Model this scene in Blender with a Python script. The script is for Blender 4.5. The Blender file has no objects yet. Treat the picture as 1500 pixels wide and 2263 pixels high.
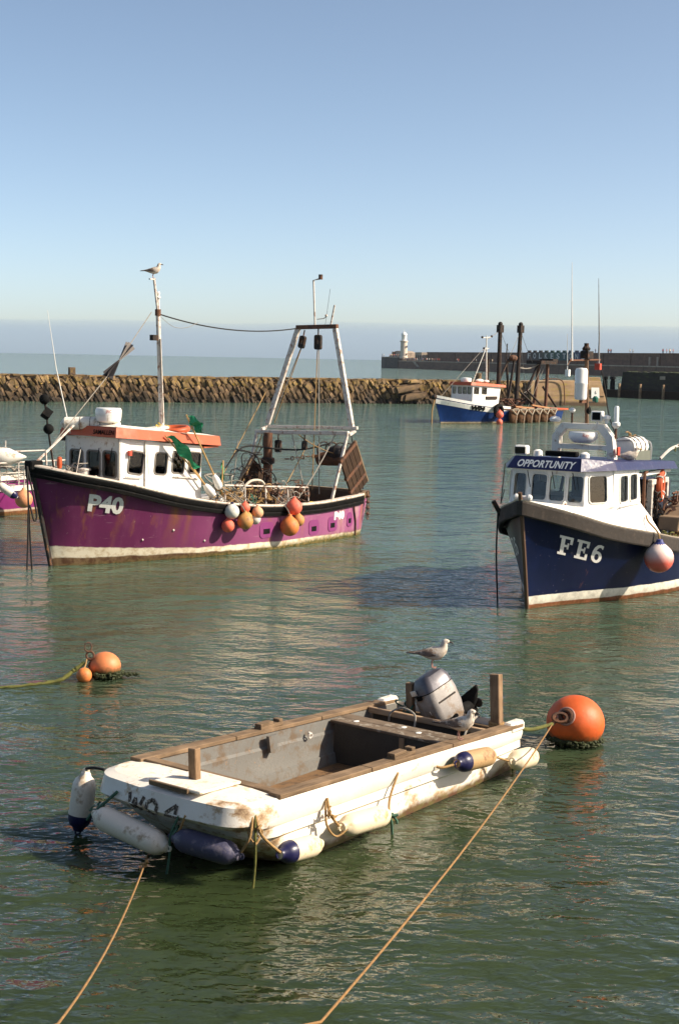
import bpy, bmesh, math, random
from mathutils import Vector, Matrix, noise
from mathutils.geometry import tessellate_polygon
from mathutils.bvhtree import BVHTree
R = math.radians
SC = bpy.context.scene
COL = SC.collection

# ---------------------------------------------------------------- camera
cam = bpy.data.cameras.new('camera')
cam.lens = 50.0; cam.sensor_fit = 'VERTICAL'; cam.sensor_height = 36.0
cam.clip_start = 0.1; cam.clip_end = 60000
camo = bpy.data.objects.new('camera', cam); COL.objects.link(camo)
camo.matrix_world = Matrix.Translation((0, 0, 5)) @ Matrix.Rotation(R(90 - 6.16), 4, 'X') @ Matrix.Rotation(R(1.1), 4, 'Z')
SC.camera = camo

# ---------------------------------------------------------------- sky and sun
SUN_AZ = R(-8)      # direction towards the sun, from +X
SUN_EL = R(35)
W_ = bpy.data.worlds.new('World'); SC.world = W_; W_.use_nodes = True
nt = W_.node_tree; nt.nodes.clear()
sky = nt.nodes.new('ShaderNodeTexSky'); sky.sky_type = 'NISHITA'; sky.sun_disc = False
sky.sun_elevation = SUN_EL
sky.sun_rotation = math.pi / 2 - SUN_AZ
sky.altitude = 0; sky.air_density = 0.5; sky.dust_density = 1.1; sky.ozone_density = 4.0
bg = nt.nodes.new('ShaderNodeBackground'); bg.inputs['Strength'].default_value = 0.124
wo = nt.nodes.new('ShaderNodeOutputWorld')
tn = nt.nodes.new('ShaderNodeMixRGB'); tn.blend_type = 'MULTIPLY'; tn.inputs[0].default_value = 1; tn.inputs[2].default_value = (1.44, 1.19, .90, 1)
nt.links.new(sky.outputs[0], tn.inputs[1]); nt.links.new(tn.outputs[0], bg.inputs['Color']); nt.links.new(bg.outputs[0], wo.inputs['Surface'])
sl = bpy.data.lights.new('sun', 'SUN'); sl.energy = 5.0; sl.angle = R(0.5); sl.color = (1.0, 0.88, 0.71)
so = bpy.data.objects.new('sun', sl); COL.objects.link(so)
sd = Vector((math.cos(SUN_AZ) * math.cos(SUN_EL), math.sin(SUN_AZ) * math.cos(SUN_EL), math.sin(SUN_EL)))
so.rotation_euler = sd.to_track_quat('Z', 'Y').to_euler(); so.location = sd * 60
SC.view_settings.view_transform = 'Standard'; SC.view_settings.look = 'None'
SC.view_settings.exposure = 0.78; SC.view_settings.gamma = 1.0; SC.view_settings.use_curve_mapping = False
SC.cycles.use_denoising = True
SC.cycles.max_bounces = 8; SC.cycles.transparent_max_bounces = 12; SC.cycles.volume_bounces = 1
SC.cycles.caustics_reflective = False; SC.cycles.caustics_refractive = False

# ---------------------------------------------------------------- helpers
rng = random.Random(7)
def V(*a): return Vector(a)

class MB:
    """collects shapes that become ONE mesh object"""
    def __init__(s): s.v = []; s.f = []; s.mi = []; s.cur = 0
    def add(s, vs, fs):
        o = len(s.v); s.v += [tuple(v) for v in vs]
        for f in fs: s.f.append([i + o for i in f]); s.mi.append(s.cur)
        return s
    def box(s, x0, x1, y0, y1, z0, z1):
        return s.add([(x0,y0,z0),(x1,y0,z0),(x1,y1,z0),(x0,y1,z0),(x0,y0,z1),(x1,y0,z1),(x1,y1,z1),(x0,y1,z1)],
                     [(3,2,1,0),(4,5,6,7),(0,1,5,4),(1,2,6,5),(2,3,7,6),(3,0,4,7)])
    def boxm(s, size, m):
        x, y, z = [d / 2 for d in size]
        vs = [m @ V(*p) for p in [(-x,-y,-z),(x,-y,-z),(x,y,-z),(-x,y,-z),(-x,-y,z),(x,-y,z),(x,y,z),(-x,y,z)]]
        return s.add(vs, [(3,2,1,0),(4,5,6,7),(0,1,5,4),(1,2,6,5),(2,3,7,6),(3,0,4,7)])
    def hexa(s, p):   # 8 points, bottom 4 then top 4
        return s.add(p, [(3,2,1,0),(4,5,6,7),(0,1,5,4),(1,2,6,5),(2,3,7,6),(3,0,4,7)])
    def beam(s, a, b, w, h, up=(0,0,1)):
        a, b = Vector(a), Vector(b); t = (b - a).normalized(); up = Vector(up)
        sd_ = t.cross(up)
        if sd_.length < 1e-4: sd_ = t.cross(Vector((1, 0, 0)))
        sd_.normalize(); u = sd_.cross(t)
        q = []
        for c in (a, b):
            q += [c + sd_*w/2*i + u*h/2*j for i, j in ((-1,-1),(1,-1),(1,1),(-1,1))]
        return s.add(q, [(3,2,1,0),(4,5,6,7),(0,1,5,4),(1,2,6,5),(2,3,7,6),(3,0,4,7)])
    def loft(s, rings, cap0=True, cap1=True, closed=True, loop=False):
        n = len(rings[0]); o = len(s.v); fs = []
        vs = [p for r in rings for p in r]
        m = len(rings)
        for i in range(m if loop else m - 1):
            j2 = (i + 1) % m
            for k in range(n if closed else n - 1):
                k2 = (k + 1) % n
                fs.append((i*n+k, i*n+k2, j2*n+k2, j2*n+k))
        if not loop and closed:
            if cap0: fs.append(tuple(reversed(range(n))))
            if cap1: fs.append(tuple(range((m-1)*n, m*n)))
        return s.add(vs, fs)
    def tube(s, pts, r, n=8, loop=False, flat=1.0):
        pts = [Vector(p) for p in pts]; m = len(pts)
        rr = r if isinstance(r, (list, tuple)) else [r] * m
        ref = None; rings = []
        for i, p in enumerate(pts):
            if loop: t = pts[(i+1) % m] - pts[i-1]
            else: t = pts[min(i+1, m-1)] - pts[max(i-1, 0)]
            if t.length < 1e-7: t = Vector((0,0,1))
            t.normalize()
            if ref is None:
                ref = Vector((0,0,1)) if abs(t.z) < .9 else Vector((1,0,0))
            u = ref - t * ref.dot(t)
            if u.length < 1e-4: u = t.orthogonal()
            u.normalize(); ref = u; w = t.cross(u)
            rings.append([p + (u*math.cos(a) + w*math.sin(a)*flat)*rr[i] for a in [2*math.pi*k/n for k in range(n)]])
        return s.loft(rings, loop=loop)
    def lathe(s, prof, n=16, m=None):
        m = m or Matrix.Identity(4); rings = []
        for r, h in prof:
            rings.append([m @ V(r*math.cos(2*math.pi*k/n), r*math.sin(2*math.pi*k/n), h) for k in range(n)])
        return s.loft(rings)
    def ball(s, c, r, n=18, k=12, sc=(1,1,1), m=None):
        mm = Matrix.Translation(c) @ (m or Matrix.Identity(4)) @ Matrix.Diagonal((*sc, 1))
        return s.lathe([(max(r*math.sin(math.pi*i/k), r*.004), -r*math.cos(math.pi*i/k)) for i in range(k+1)], n, mm)
    def torus(s, c, Rr, r, m=None, n=24, k=8, sc=(1,1,1)):
        mm = Matrix.Translation(c) @ (m or Matrix.Identity(4)) @ Matrix.Diagonal((*sc, 1)); rings = []
        for i in range(n):
            a = 2*math.pi*i/n
            rings.append([mm @ V((Rr + r*math.cos(b))*math.cos(a), (Rr + r*math.cos(b))*math.sin(a), r*math.sin(b)) for b in [2*math.pi*j/k for j in range(k)]])
        return s.loft(rings, loop=True)
    def plate(s, outer, holes, th, org, u, v):
        """flat sheet with openings; thickness goes to -(u x v)"""
        org, u, v = Vector(org), Vector(u), Vector(v); nn = u.cross(v).normalized()
        polys = [[Vector((p[0], p[1], 0)) for p in outer]] + [[Vector((p[0], p[1], 0)) for p in h] for h in holes]
        flat = [p for q in polys for p in q]; tris = tessellate_polygon(polys)
        P3 = [org + u*p.x + v*p.y for p in flat]; N = len(P3)
        vs = P3 + [p - nn*th for p in P3]; fs = []
        for t in tris:
            a, b, c = t
            if (P3[b]-P3[a]).cross(P3[c]-P3[a]).dot(nn) < 0: a, c = c, a
            fs.append((a, b, c)); fs.append((c+N, b+N, a+N))
        o = 0
        for q in polys:
            k = len(q)
            for i in range(k): fs.append((o+i, o+(i+1) % k, o+(i+1) % k+N, o+i+N))
            o += k
        return s.add(vs, fs)
    def mesh(s, name, mats, smooth=False, ang=38, bevel=0, seg=1, fix=True):
        me = bpy.data.meshes.new(name); me.from_pydata(s.v, [], s.f)
        for m in (mats if isinstance(mats, (list, tuple)) else [mats]): me.materials.append(m)
        me.polygons.foreach_set('material_index', s.mi)
        bm = bmesh.new(); bm.from_mesh(me)
        if fix: bmesh.ops.recalc_face_normals(bm, faces=bm.faces[:])
        if bevel:
            es = [e for e in bm.edges if len(e.link_faces) == 2 and e.calc_face_angle(0) > R(30)]
            bmesh.ops.bevel(bm, geom=es, offset=bevel, segments=seg, affect='EDGES', clamp_overlap=True)
        bm.to_mesh(me); bm.free()
        if smooth:
            me.polygons.foreach_set('use_smooth', [True]*len(me.polygons)); me.set_sharp_from_angle(angle=R(ang))
        me.update(); return me
    def obj(s, name, mats, parent=None, **k):
        o = bpy.data.objects.new(name, s.mesh(name, mats, **k)); COL.objects.link(o)
        if parent is not None: o.parent = parent
        return o

def tag(o, label, cat, group=None, kind=None):
    o['label'] = label
    if cat: o['category'] = cat
    if group: o['group'] = group
    if kind: o['kind'] = kind
    return o
def thing(name, label, cat, m=None, group=None):
    o = bpy.data.objects.new(name, None); COL.objects.link(o); o.empty_display_size = .2
    if m is not None: o.matrix_world = m
    return tag(o, label, cat, group)
def rrect(u0, v0, u1, v1, r, n=4):
    out = []
    for cx, cy, a0 in ((u1-r, v0+r, -90), (u1-r, v1-r, 0), (u0+r, v1-r, 90), (u0+r, v0+r, 180)):
        for i in range(n+1):
            a = R(a0 + 90*i/n); out.append((cx + r*math.cos(a), cy + r*math.sin(a)))
    return out
def sag(a, b, s, n=16):
    a, b = Vector(a), Vector(b)
    return [a.lerp(b, i/n) - V(0, 0, s*4*(i/n)*(1-i/n)) for i in range(n+1)]
def smooth_path(pts, k=6):
    """Catmull-Rom through the points"""
    P = [Vector(p) for p in pts]; out = []
    for i in range(len(P)-1):
        p0, p1, p2, p3 = P[max(i-1,0)], P[i], P[i+1], P[min(i+2,len(P)-1)]
        for j in range(k):
            t = j/k
            out.append(.5*((2*p1)+(p2-p0)*t+(2*p0-5*p1+4*p2-p3)*t*t+(3*p1-p0-3*p2+p3)*t**3))
    out.append(P[-1]); return out
def interp(tab, x):
    if x <= tab[0][0]: return tab[0][1]
    for (a, p), (b, q) in zip(tab, tab[1:]):
        if x <= b: return p + (q-p)*(x-a)/(b-a)
    return tab[-1][1]
def frame(o, yaw, roll=0, pitch=0):
    return Matrix.Translation(o) @ Matrix.Rotation(R(yaw), 4, 'Z') @ Matrix.Rotation(R(pitch), 4, 'Y') @ Matrix.Rotation(R(roll), 4, 'X')
def aim(a, b):
    """matrix at a with local z pointing to b"""
    a, b = Vector(a), Vector(b)
    return Matrix.Translation(a) @ (b-a).to_track_quat('Z', 'Y').to_matrix().to_4x4()

# ---------------------------------------------------------------- materials
class NB:
    def __init__(s, name):
        s.m = bpy.data.materials.new(name); s.m.use_nodes = True; s.t = s.m.node_tree
        s.b = s.t.nodes['Principled BSDF']; s.out = s.t.nodes['Material Output']
        s.tc = s.t.nodes.new('ShaderNodeTexCoord')
    def n(s, typ, **k):
        nd = s.t.nodes.new('ShaderNode' + typ)
        for a, b in k.items(): setattr(nd, a, b)
        return nd
    def l(s, a, b): s.t.links.new(a, b)
    def mapped(s, scale, coord='Object', rot=(0,0,0), loc=(0,0,0)):
        mp = s.n('Mapping'); mp.inputs['Scale'].default_value = scale; mp.inputs['Rotation'].default_value = rot; mp.inputs['Location'].default_value = loc
        s.l(s.tc.outputs[coord], mp.inputs['Vector']); return mp.outputs[0]
    def noise(s, scale, detail=4, rough=.55, vec=None, dist=0):
        nd = s.n('TexNoise'); nd.inputs['Scale'].default_value = scale; nd.inputs['Detail'].default_value = detail
        nd.inputs['Roughness'].default_value = rough; nd.inputs['Distortion'].default_value = dist
        s.l(vec if vec is not None else s.tc.outputs['Object'], nd.inputs['Vector']); return nd.outputs['Fac']
    def ramp(s, fac, a, b, lo=0., hi=1.):
        nd = s.n('MapRange'); nd.inputs['From Min'].default_value = a; nd.inputs['From Max'].default_value = b
        nd.inputs['To Min'].default_value = lo; nd.inputs['To Max'].default_value = hi
        s.l(fac, nd.inputs['Value']); return nd.outputs[0]
    def mix(s, fac, a, b, mode='MIX'):
        nd = s.n('MixRGB', blend_type=mode)
        for i, x in ((0, fac), (1, a), (2, b)):
            if isinstance(x, (int, float)): nd.inputs[i].default_value = x
            elif isinstance(x, (tuple, list)): nd.inputs[i].default_value = (*x[:3], 1)
            else: s.l(x, nd.inputs[i])
        return nd.outputs[0]
    def math(s, op, a, b=0.):
        nd = s.n('Math', operation=op)
        for i, x in ((0, a), (1, b)):
            if isinstance(x, (int, float)): nd.inputs[i].default_value = x
            else: s.l(x, nd.inputs[i])
        return nd.outputs[0]
    def bump(s, h, strength=.4, dist=.02):
        nd = s.n('Bump'); nd.inputs['Strength'].default_value = strength; nd.inputs['Distance'].default_value = dist
        s.l(h, nd.inputs['Height']); s.l(nd.outputs[0], s.b.inputs['Normal'])
    def set(s, **k):
        for a, b in k.items():
            i = s.b.inputs[a.replace('_', ' ')]
            if isinstance(b, (int, float)): i.default_value = b
            elif isinstance(b, (tuple, list)): i.default_value = (*b[:3], 1)
            else: s.l(b, i)
        return s
def mul(c, k): return tuple(min(1, x*k) for x in c[:3])

def mat(name, col, rough=.55, metal=0, var=.15, scale=5, dirt=None, damt=.5, dscale=7, streak=False, bump=.0, bscale=60, wear=None, wamt=.3, spec=.4):
    b = NB(name); b.b.inputs['Specular IOR Level'].default_value = spec
    c = b.mix(b.ramp(b.noise(scale, 5), .3, .7), mul(col, 1-var), mul(col, 1+var))
    c = b.mix(b.ramp(b.noise(scale*9, 3), .35, .65), c, mul(col, 1-var*.7)) if var else c
    if dirt:
        vec = b.mapped((dscale, dscale, dscale*(.16 if streak else 1)))
        d = b.noise(1, 6, .65, vec)
        c = b.mix(b.ramp(d, .62-damt*.3, .72-damt*.18), c, dirt)
    if wear:
        d = b.noise(dscale*2.7, 7, .7)
        c = b.mix(b.ramp(d, .66-wamt*.25, .68-wamt*.25), c, wear)
    b.set(Base_Color=c, Roughness=b.ramp(b.noise(scale*2, 3), .3, .7, max(.05, rough-.1), min(1, rough+.12)), Metallic=metal)
    if bump: b.bump(b.noise(bscale, 4), bump, .01)
    return b.m
def wood(name, col, col2, axis='X', scale=1., bump=.5, rough=.8, wear=None):
    b = NB(name); k = {'X': (1.2, 14, 14), 'Y': (14, 1.2, 14), 'Z': (14, 14, 1.2)}[axis]
    g = b.noise(2.2*scale, 7, .65, b.mapped(k)); g2 = b.noise(3, 4)
    c = b.mix(b.ramp(g, .3, .7), col2, col)
    c = b.mix(b.ramp(g2, .45, .75), c, mul(col, 1.25))
    if wear: c = b.mix(b.ramp(b.noise(9, 6, .7), .55, .6), c, wear)
    b.set(Base_Color=c, Roughness=rough, Specular_IOR_Level=.2); b.bump(g, bump, .012); return b.m
def glassm(name, tint=(.55,.6,.6), rough=.03):
    b = NB(name); b.t.nodes.remove(b.b)
    tr = b.n('BsdfTransparent'); tr.inputs[0].default_value = (*tint, 1)
    gl = b.n('BsdfGlossy'); gl.inputs['Roughness'].default_value = rough
    fr = b.n('Fresnel'); fr.inputs[0].default_value = 1.5
    mx = b.n('MixShader'); b.l(fr.outputs[0], mx.inputs[0]); b.l(tr.outputs[0], mx.inputs[1]); b.l(gl.outputs[0], mx.inputs[2])
    b.l(mx.outputs[0], b.out.inputs['Surface']); return b.m
MT = {}
def defmats():
    M = MT
    M['white'] = mat('white_paint', (.78,.76,.71), .45, var=.05, dirt=(.46,.36,.24), damt=.12, streak=True)
    M['white_clean'] = mat('white_gelcoat', (.8,.78,.74), .3, var=.03, dirt=(.55,.47,.36), damt=.04, streak=True)
    M['white_worn'] = mat('worn_white_paint', (.74,.70,.62), .6, var=.08, dirt=(.33,.22,.13), damt=.28, dscale=5, bump=.25, bscale=30)
    M['cream'] = mat('cream_paint', (.62,.55,.42), .55, dirt=(.3,.2,.1), damt=.25)
    M['orange'] = mat('orange_paint', (.47,.082,.024), .5, var=.12, dirt=(.4,.12,.05), damt=.2, streak=True)
    M['black'] = mat('black_rubber', (.007,.007,.007), .8, var=.3, dirt=(.02,.016,.013), damt=.2, spec=.1)
    M['dark'] = mat('dark_metal', (.025,.02,.017), .65, var=.35, dirt=(.09,.04,.02), damt=.35, spec=.2)
    M['interior'] = mat('dark_interior', (.11,.085,.07), .8, var=.3)
    M['rust'] = mat('rusty_steel', (.14,.06,.03), .8, var=.35, scale=9, dirt=(.045,.03,.025), damt=.4, bump=.5)
    M['galv'] = mat('rust_streaked_white_steel', (.60,.55,.49), .55, var=.12, dirt=(.23,.1,.05), damt=.36, dscale=9, bump=.2)
    M['grey'] = mat('grey_paint', (.27,.27,.27), .6, var=.12, dirt=(.13,.1,.07), damt=.3)
    M['alu'] = mat('dull_aluminium', (.5,.48,.45), .45, .6, var=.1)
    M['wood'] = wood('weathered_timber', (.22,.148,.088), (.09,.06,.036))
    M['woody'] = wood('weathered_timber_cross', (.22,.148,.088), (.09,.06,.036), 'Y')
    M['woodz'] = wood('weathered_timber_upright', (.26,.17,.10), (.11,.065,.035), 'Z')
    M['wood_dark'] = wood('dark_wet_timber', (.05,.027,.015), (.02,.012,.008), 'X')
    M['bamboo'] = wood('bamboo_cane', (.5,.32,.13), (.3,.17,.06), 'Z', rough=.55)
    M['rope_tan'] = mat('tan_rope', (.36,.22,.09), .9, var=.3, scale=30, bump=.8, bscale=120)
    M['rope_orange'] = mat('ochre_rope', (.33,.185,.07), .9, var=.45, scale=18, bump=1, bscale=120)
    M['rope_green'] = mat('green_twine', (.05,.12,.08), .9, var=.3, scale=30)
    M['rope_black'] = mat('black_rope', (.018,.017,.016), .85, var=.4, scale=30)
    M['rope_grey'] = mat('grey_rope', (.3,.27,.23), .9, var=.3, scale=25)
    M['rope_weed'] = mat('weedy_rope', (.12,.12,.025), .9, var=.5, scale=14, dirt=(.06,.06,.015), damt=.4, bump=1, bscale=40)
    M['weed'] = mat('dark_weed', (.035,.045,.012), .8, var=.6, scale=14, bump=.9, bscale=30)
    M['net_green'] = mat('green_flag_cloth', (.02,.28,.13), .7, var=.25, scale=8)
    M['flag_black'] = mat('dark_cloth', (.03,.027,.03), .85, var=.3)
    M['flag_grey'] = mat('grey_cloth', (.19,.17,.16), .85, var=.25)
    for n_, c in dict(ball_orange=(.66,.2,.055), ball_coral=(.78,.15,.09), ball_ochre=(.48,.24,.075), ball_peach=(.68,.36,.2), ball_white=(.66,.65,.58), ball_pale=(.66,.29,.14), buoy_orange=(.70,.14,.022)).items():
        M[n_] = mat(n_, c, .5, var=.1, scale=3, dirt=mul(c, .5), damt=.22, dscale=5, bump=.1, bscale=25)
    M['fender_white'] = mat('scuffed_white_fender', (.74,.66,.55), .45, var=.08, dirt=(.36,.25,.15), damt=.22, dscale=6)
    M['fender_cream'] = mat('stained_cream_fender', (.70,.60,.42), .45, var=.08, dirt=(.42,.25,.1), damt=.25, dscale=6)
    M['fender_tan'] = mat('brown_stained_fender', (.42,.27,.13), .5, var=.2, dirt=(.2,.1,.04), damt=.3, dscale=6)
    M['fender_navy'] = mat('faded_navy_fender', (.055,.055,.1), .5, var=.25, dirt=(.16,.14,.17), damt=.3, dscale=8)
    M['navy'] = mat('navy_plastic', (.012,.012,.06), .35, var=.2, dirt=(.05,.05,.09), damt=.2)
    M['glass'] = glassm('window_glass', (.86,.88,.86))
    M['glass_dark'] = glassm('tinted_window_glass', (.5,.5,.46))
    M['gasket'] = mat('window_gasket', (.16,.14,.12), .7, var=.2)
    M['red'] = mat('red_paint', (.5,.06,.03), .5)
    M['yellow'] = mat('yellow_plastic', (.7,.5,.03), .5)
defmats()
# ---------------------------------------------------------------- water
def water_mat():
    b = NB('harbour_water')
    geo = b.n('NewGeometry'); pos = geo.outputs['Position']
    def height(off):
        add = b.n('VectorMath', operation='ADD'); b.l(pos, add.inputs[0]); add.inputs[1].default_value = off
        tot = None
        for sc, rot, amp, det, rg in (((.34,.26,1), .2, .20, 2, .5), ((.95,.65,1), .25, .095, 2, .5), ((2.6,1.7,1), -.25, .062, 3, .55), ((8.5,4.4,1), .08, .025, 3, .6)):
            mp = b.n('Mapping'); mp.inputs['Scale'].default_value = (sc[1], sc[0], 1); mp.inputs['Rotation'].default_value = (0, 0, rot)
            b.l(add.outputs[0], mp.inputs['Vector'])
            nz = b.n('TexNoise', noise_dimensions='2D'); nz.inputs['Scale'].default_value = 1; nz.inputs['Detail'].default_value = det; nz.inputs['Roughness'].default_value = rg; nz.inputs['Distortion'].default_value = .3
            b.l(mp.outputs[0], nz.inputs['Vector'])
            h = b.math('MULTIPLY', nz.outputs['Fac'], amp)
            tot = h if tot is None else b.math('ADD', tot, h)
        return tot
    e = .02
    h0, hx, hy = height((0,0,0)), height((e,0,0)), height((0,e,0))
    # gusts: patches where the ripples are stronger or weaker
    gv = b.n('Mapping'); gv.inputs['Scale'].default_value = (.035,.09,1); b.l(pos, gv.inputs['Vector'])
    gn = b.n('TexNoise', noise_dimensions='2D'); gn.inputs['Scale'].default_value = 1; gn.inputs['Detail'].default_value = 3; b.l(gv.outputs[0], gn.inputs['Vector'])
    gust = b.ramp(gn.outputs['Fac'], .3, .7, .75, 1.3)
    sy_ = b.n('SeparateXYZ'); b.l(pos, sy_.inputs[0])
    shelter = b.ramp(sy_.outputs[1], 8, 100, .75, 2.6)          # the inner harbour is calmer than the open water
    k = b.math('MULTIPLY', b.math('MULTIPLY', gust, shelter), -1/e)
    sx = b.math('MULTIPLY', b.math('SUBTRACT', hx, h0), k); sy = b.math('MULTIPLY', b.math('SUBTRACT', hy, h0), k)
    cb = b.n('CombineXYZ'); b.l(sx, cb.inputs[0]); b.l(sy, cb.inputs[1]); cb.inputs[2].default_value = 1
    nm = b.n('VectorMath', operation='NORMALIZE'); b.l(cb.outputs[0], nm.inputs[0])
    cv = b.noise(.12, 3, .5, pos)
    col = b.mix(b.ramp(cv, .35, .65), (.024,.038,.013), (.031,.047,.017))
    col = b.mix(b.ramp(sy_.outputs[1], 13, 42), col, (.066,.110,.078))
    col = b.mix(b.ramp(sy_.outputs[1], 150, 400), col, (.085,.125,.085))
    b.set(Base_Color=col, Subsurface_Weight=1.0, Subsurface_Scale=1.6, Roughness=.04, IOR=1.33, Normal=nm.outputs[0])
    b.b.inputs['Subsurface Radius'].default_value = (1, 1, 1)
    return b.m
w = MB(); rows = [-60, 0, 20, 60, 150, 400, 1000, 3000, 9000, 30000]
wid = [200, 200, 220, 300, 500, 900, 2000, 5000, 14000, 45000]
w.loft([[V(-a, y, 0), V(0, y, 0), V(a, y, 0), V(a, y, -9), V(-a, y, -9)] for y, a in zip(rows, wid)])
sea = w.obj('sea', water_mat(), fix=True); tag(sea, 'green rippled harbour water running out to the open sea', None, kind='structure')
# the quay the two ochre lines run up to, behind and below the camera
qy = MB().box(-80, 80, -50, 2.9, -6, 3.25).obj('quay', mat('quay_concrete', (.34,.29,.23), .9, var=.15, scale=.6)); tag(qy, 'concrete quay edge that the mooring lines run up to', None, kind='structure')
# ---------------------------------------------------------------- lettering helper
def text_mesh(txt, size, bold=0.0, shear=0.0, space=1.0):
    """flat triangles of a word in 2D, left bottom at the origin"""
    cu = bpy.data.curves.new('t', 'FONT'); cu.body = txt; cu.size = size; cu.offset = bold; cu.shear = shear; cu.space_character = space
    cu.resolution_u = 3
    o = bpy.data.objects.new('t', cu); COL.objects.link(o)
    dg = bpy.context.evaluated_depsgraph_get(); me = o.evaluated_get(dg).to_mesh()
    vs = [v.co.copy() for v in me.vertices]; fs = [tuple(p.vertices) for p in me.polygons]
    o.evaluated_get(dg).to_mesh_clear(); bpy.data.objects.remove(o); bpy.data.curves.remove(cu)
    x0 = min(v.x for v in vs); y0 = min(v.y for v in vs)
    return [V(v.x-x0, v.y-y0, 0) for v in vs], fs
def text_on(txt, size, org, u, v, width=None, lift=.006, **k):
    vs, fs = text_mesh(txt, size, **k); sx = 1
    if width: sx = width/max(p.x for p in vs)
    org, u, v = Vector(org), Vector(u), Vector(v); n_ = u.cross(v).normalized()
    mb = MB(); mb.add([org + u*p.x*sx + v*p.y + n_*lift for p in vs], fs); return mb

# ---------------------------------------------------------------- stone breakwater
def stone_mesh(seed, mats):
    r = random.Random(seed); bm = bmesh.new(); bmesh.ops.create_cube(bm, size=1)
    for v in bm.verts: v.co += Vector((r.uniform(-.16,.16), r.uniform(-.12,.12), r.uniform(-.14,.14)))
    bmesh.ops.bevel(bm, geom=bm.edges[:], offset=.16, segments=2, affect='EDGES')
    for v in bm.verts: v.co += Vector((r.uniform(-.03,.03), r.uniform(-.03,.03), r.uniform(-.03,.03)))
    me = bpy.data.meshes.new('stone'); bm.to_mesh(me); bm.free()
    me.materials.append(mats); return me
def stone_mat(name, base, dark, lichen, lam):
    b = NB(name); c = b.mix(b.ramp(b.noise(2.2, 6, .6), .35, .7), dark, base)
    c = b.mix(b.ramp(b.noise(1.6, 5, .65, b.mapped((1,1,1), loc=(3,1,7))), .62-lam*.25, .74-lam*.2), c, lichen)
    oi = b.n('ObjectInfo'); c = b.mix(.55, c, b.mix(1, c, b.ramp(oi.outputs['Random'], 0, 1, .45, 1.35), 'MULTIPLY'))
    b.set(Base_Color=c, Roughness=.9); b.bump(b.noise(5, 6, .65), .6, .06); return b.m
SM = [stone_mat('lichened_stone', (.30,.195,.095), (.12,.08,.042), (.38,.24,.04), .38),
      stone_mat('brown_stone', (.24,.15,.078), (.08,.053,.03), (.32,.2,.05), .2),
      stone_mat('wet_dark_stone', (.10,.065,.04), (.03,.022,.015), (.07,.055,.022), .3)]
bw_pts = [V(-62,134,0), V(-34.8,145.1,0), V(-13.4,153.9,0), V(10.7,163.8,0), V(24,167.6,0)]
def bw_at(s):
    for a, b in zip(bw_pts, bw_pts[1:]):
        L = (b-a).length
        if s <= L: return a.lerp(b, s/L), (b-a).normalized()
        s -= L
    return bw_pts[-1], (bw_pts[-1]-bw_pts[-2]).normalized()
bw_len = sum((b-a).length for a, b in zip(bw_pts, bw_pts[1:]))
bw = thing('stone_breakwater', 'long breakwater of leaning brown stones with yellow lichen along its top', 'breakwater', Matrix.Translation((-10, 158, 0)))
INV = Matrix.Translation((10, -158, 0))
core = MB(); rings = []
for i in range(41):
    p, t = bw_at(bw_len*i/40); n_ = V(t.y, -t.x, 0)
    h = 2.55 + .1*math.sin(i*.9) + .08*math.sin(i*2.3)
    rings.append([INV @ (p + n_*a + V(0,0,z)) for a, z in ((-.45,-1), (-.95,h*.6), (-1.15,h), (-5,h+.05), (-6.5,-1))])
core.loft(rings); core.obj('core', SM[2], bw)
stones = []; rs = random.Random(11)
s = .4
while s < bw_len-.6:
    z = rs.uniform(-.5, -.1); top = 2.62 + .05*math.sin(s*.55) + rs.uniform(-.05, .06)
    colw = rs.uniform(.38, .66)
    while z < top-.35:
        hgt = rs.uniform(.5, 1.0)
        if z + hgt > top: hgt = max(.45, top - z)
        stones.append((s + rs.uniform(-.12,.12) + z*-.55, z + hgt/2, colw*rs.uniform(.85,1.1), hgt)); z += hgt*.93
    s += colw*.92
pool = [[stone_mesh(100*k + j, SM[k]) for j in range(7)] for k in range(3)]
def stone_matrix(st):
    s, z, w_, h_ = st; p, t = bw_at(max(0, s)); n_ = V(t.y, -t.x, 0)
    rot = Matrix((t, n_, V(0,0,1))).transposed().to_4x4()
    return Matrix.Translation(p + n_*(-.62 - z*.2 + rs.uniform(-.22,.1)) + V(0,0,z)) @ rot @ Matrix.Rotation(R(-30 + rs.uniform(-10,10)), 4, 'Y') @ Matrix.Rotation(rs.uniform(-.25,.25), 4, 'X') @ Matrix.Rotation(rs.uniform(-.18,.18), 4, 'Z') @ Matrix.Diagonal((w_*.92, 1.0, h_*1.22, 1))
vis = [q for q in stones if q[0] > 24]
vis.sort(key=lambda q: -(q[2]*q[3]) if q[1] > .5 else 5)
chosen = vis[:296]; cs = set(map(id, chosen))
def kindof(z): return 0 if z > 1.75 + rs.uniform(-.35,.3) else (1 if z > .55 + rs.uniform(-.2,.25) else 2)
for q in chosen:
    o = bpy.data.objects.new('stone', pool[kindof(q[1])][rs.randrange(7)]); COL.objects.link(o); o.parent = bw
    o.matrix_local = INV @ stone_matrix(q)
rub = [MB(), MB(), MB()]
for q in stones:
    if id(q) in cs: continue
    k = kindof(q[1]); me = pool[k][rs.randrange(7)]; m = INV @ stone_matrix(q)
    rub[k].add([m @ v.co for v in me.vertices], [tuple(p.vertices) for p in me.polygons])
for k, nm in enumerate(('upper_stones', 'middle_stones', 'waterline_stones')):
    if rub[k].v: rub[k].obj(nm, SM[k], bw)['kind'] = 'stuff'
s = 20.
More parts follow.
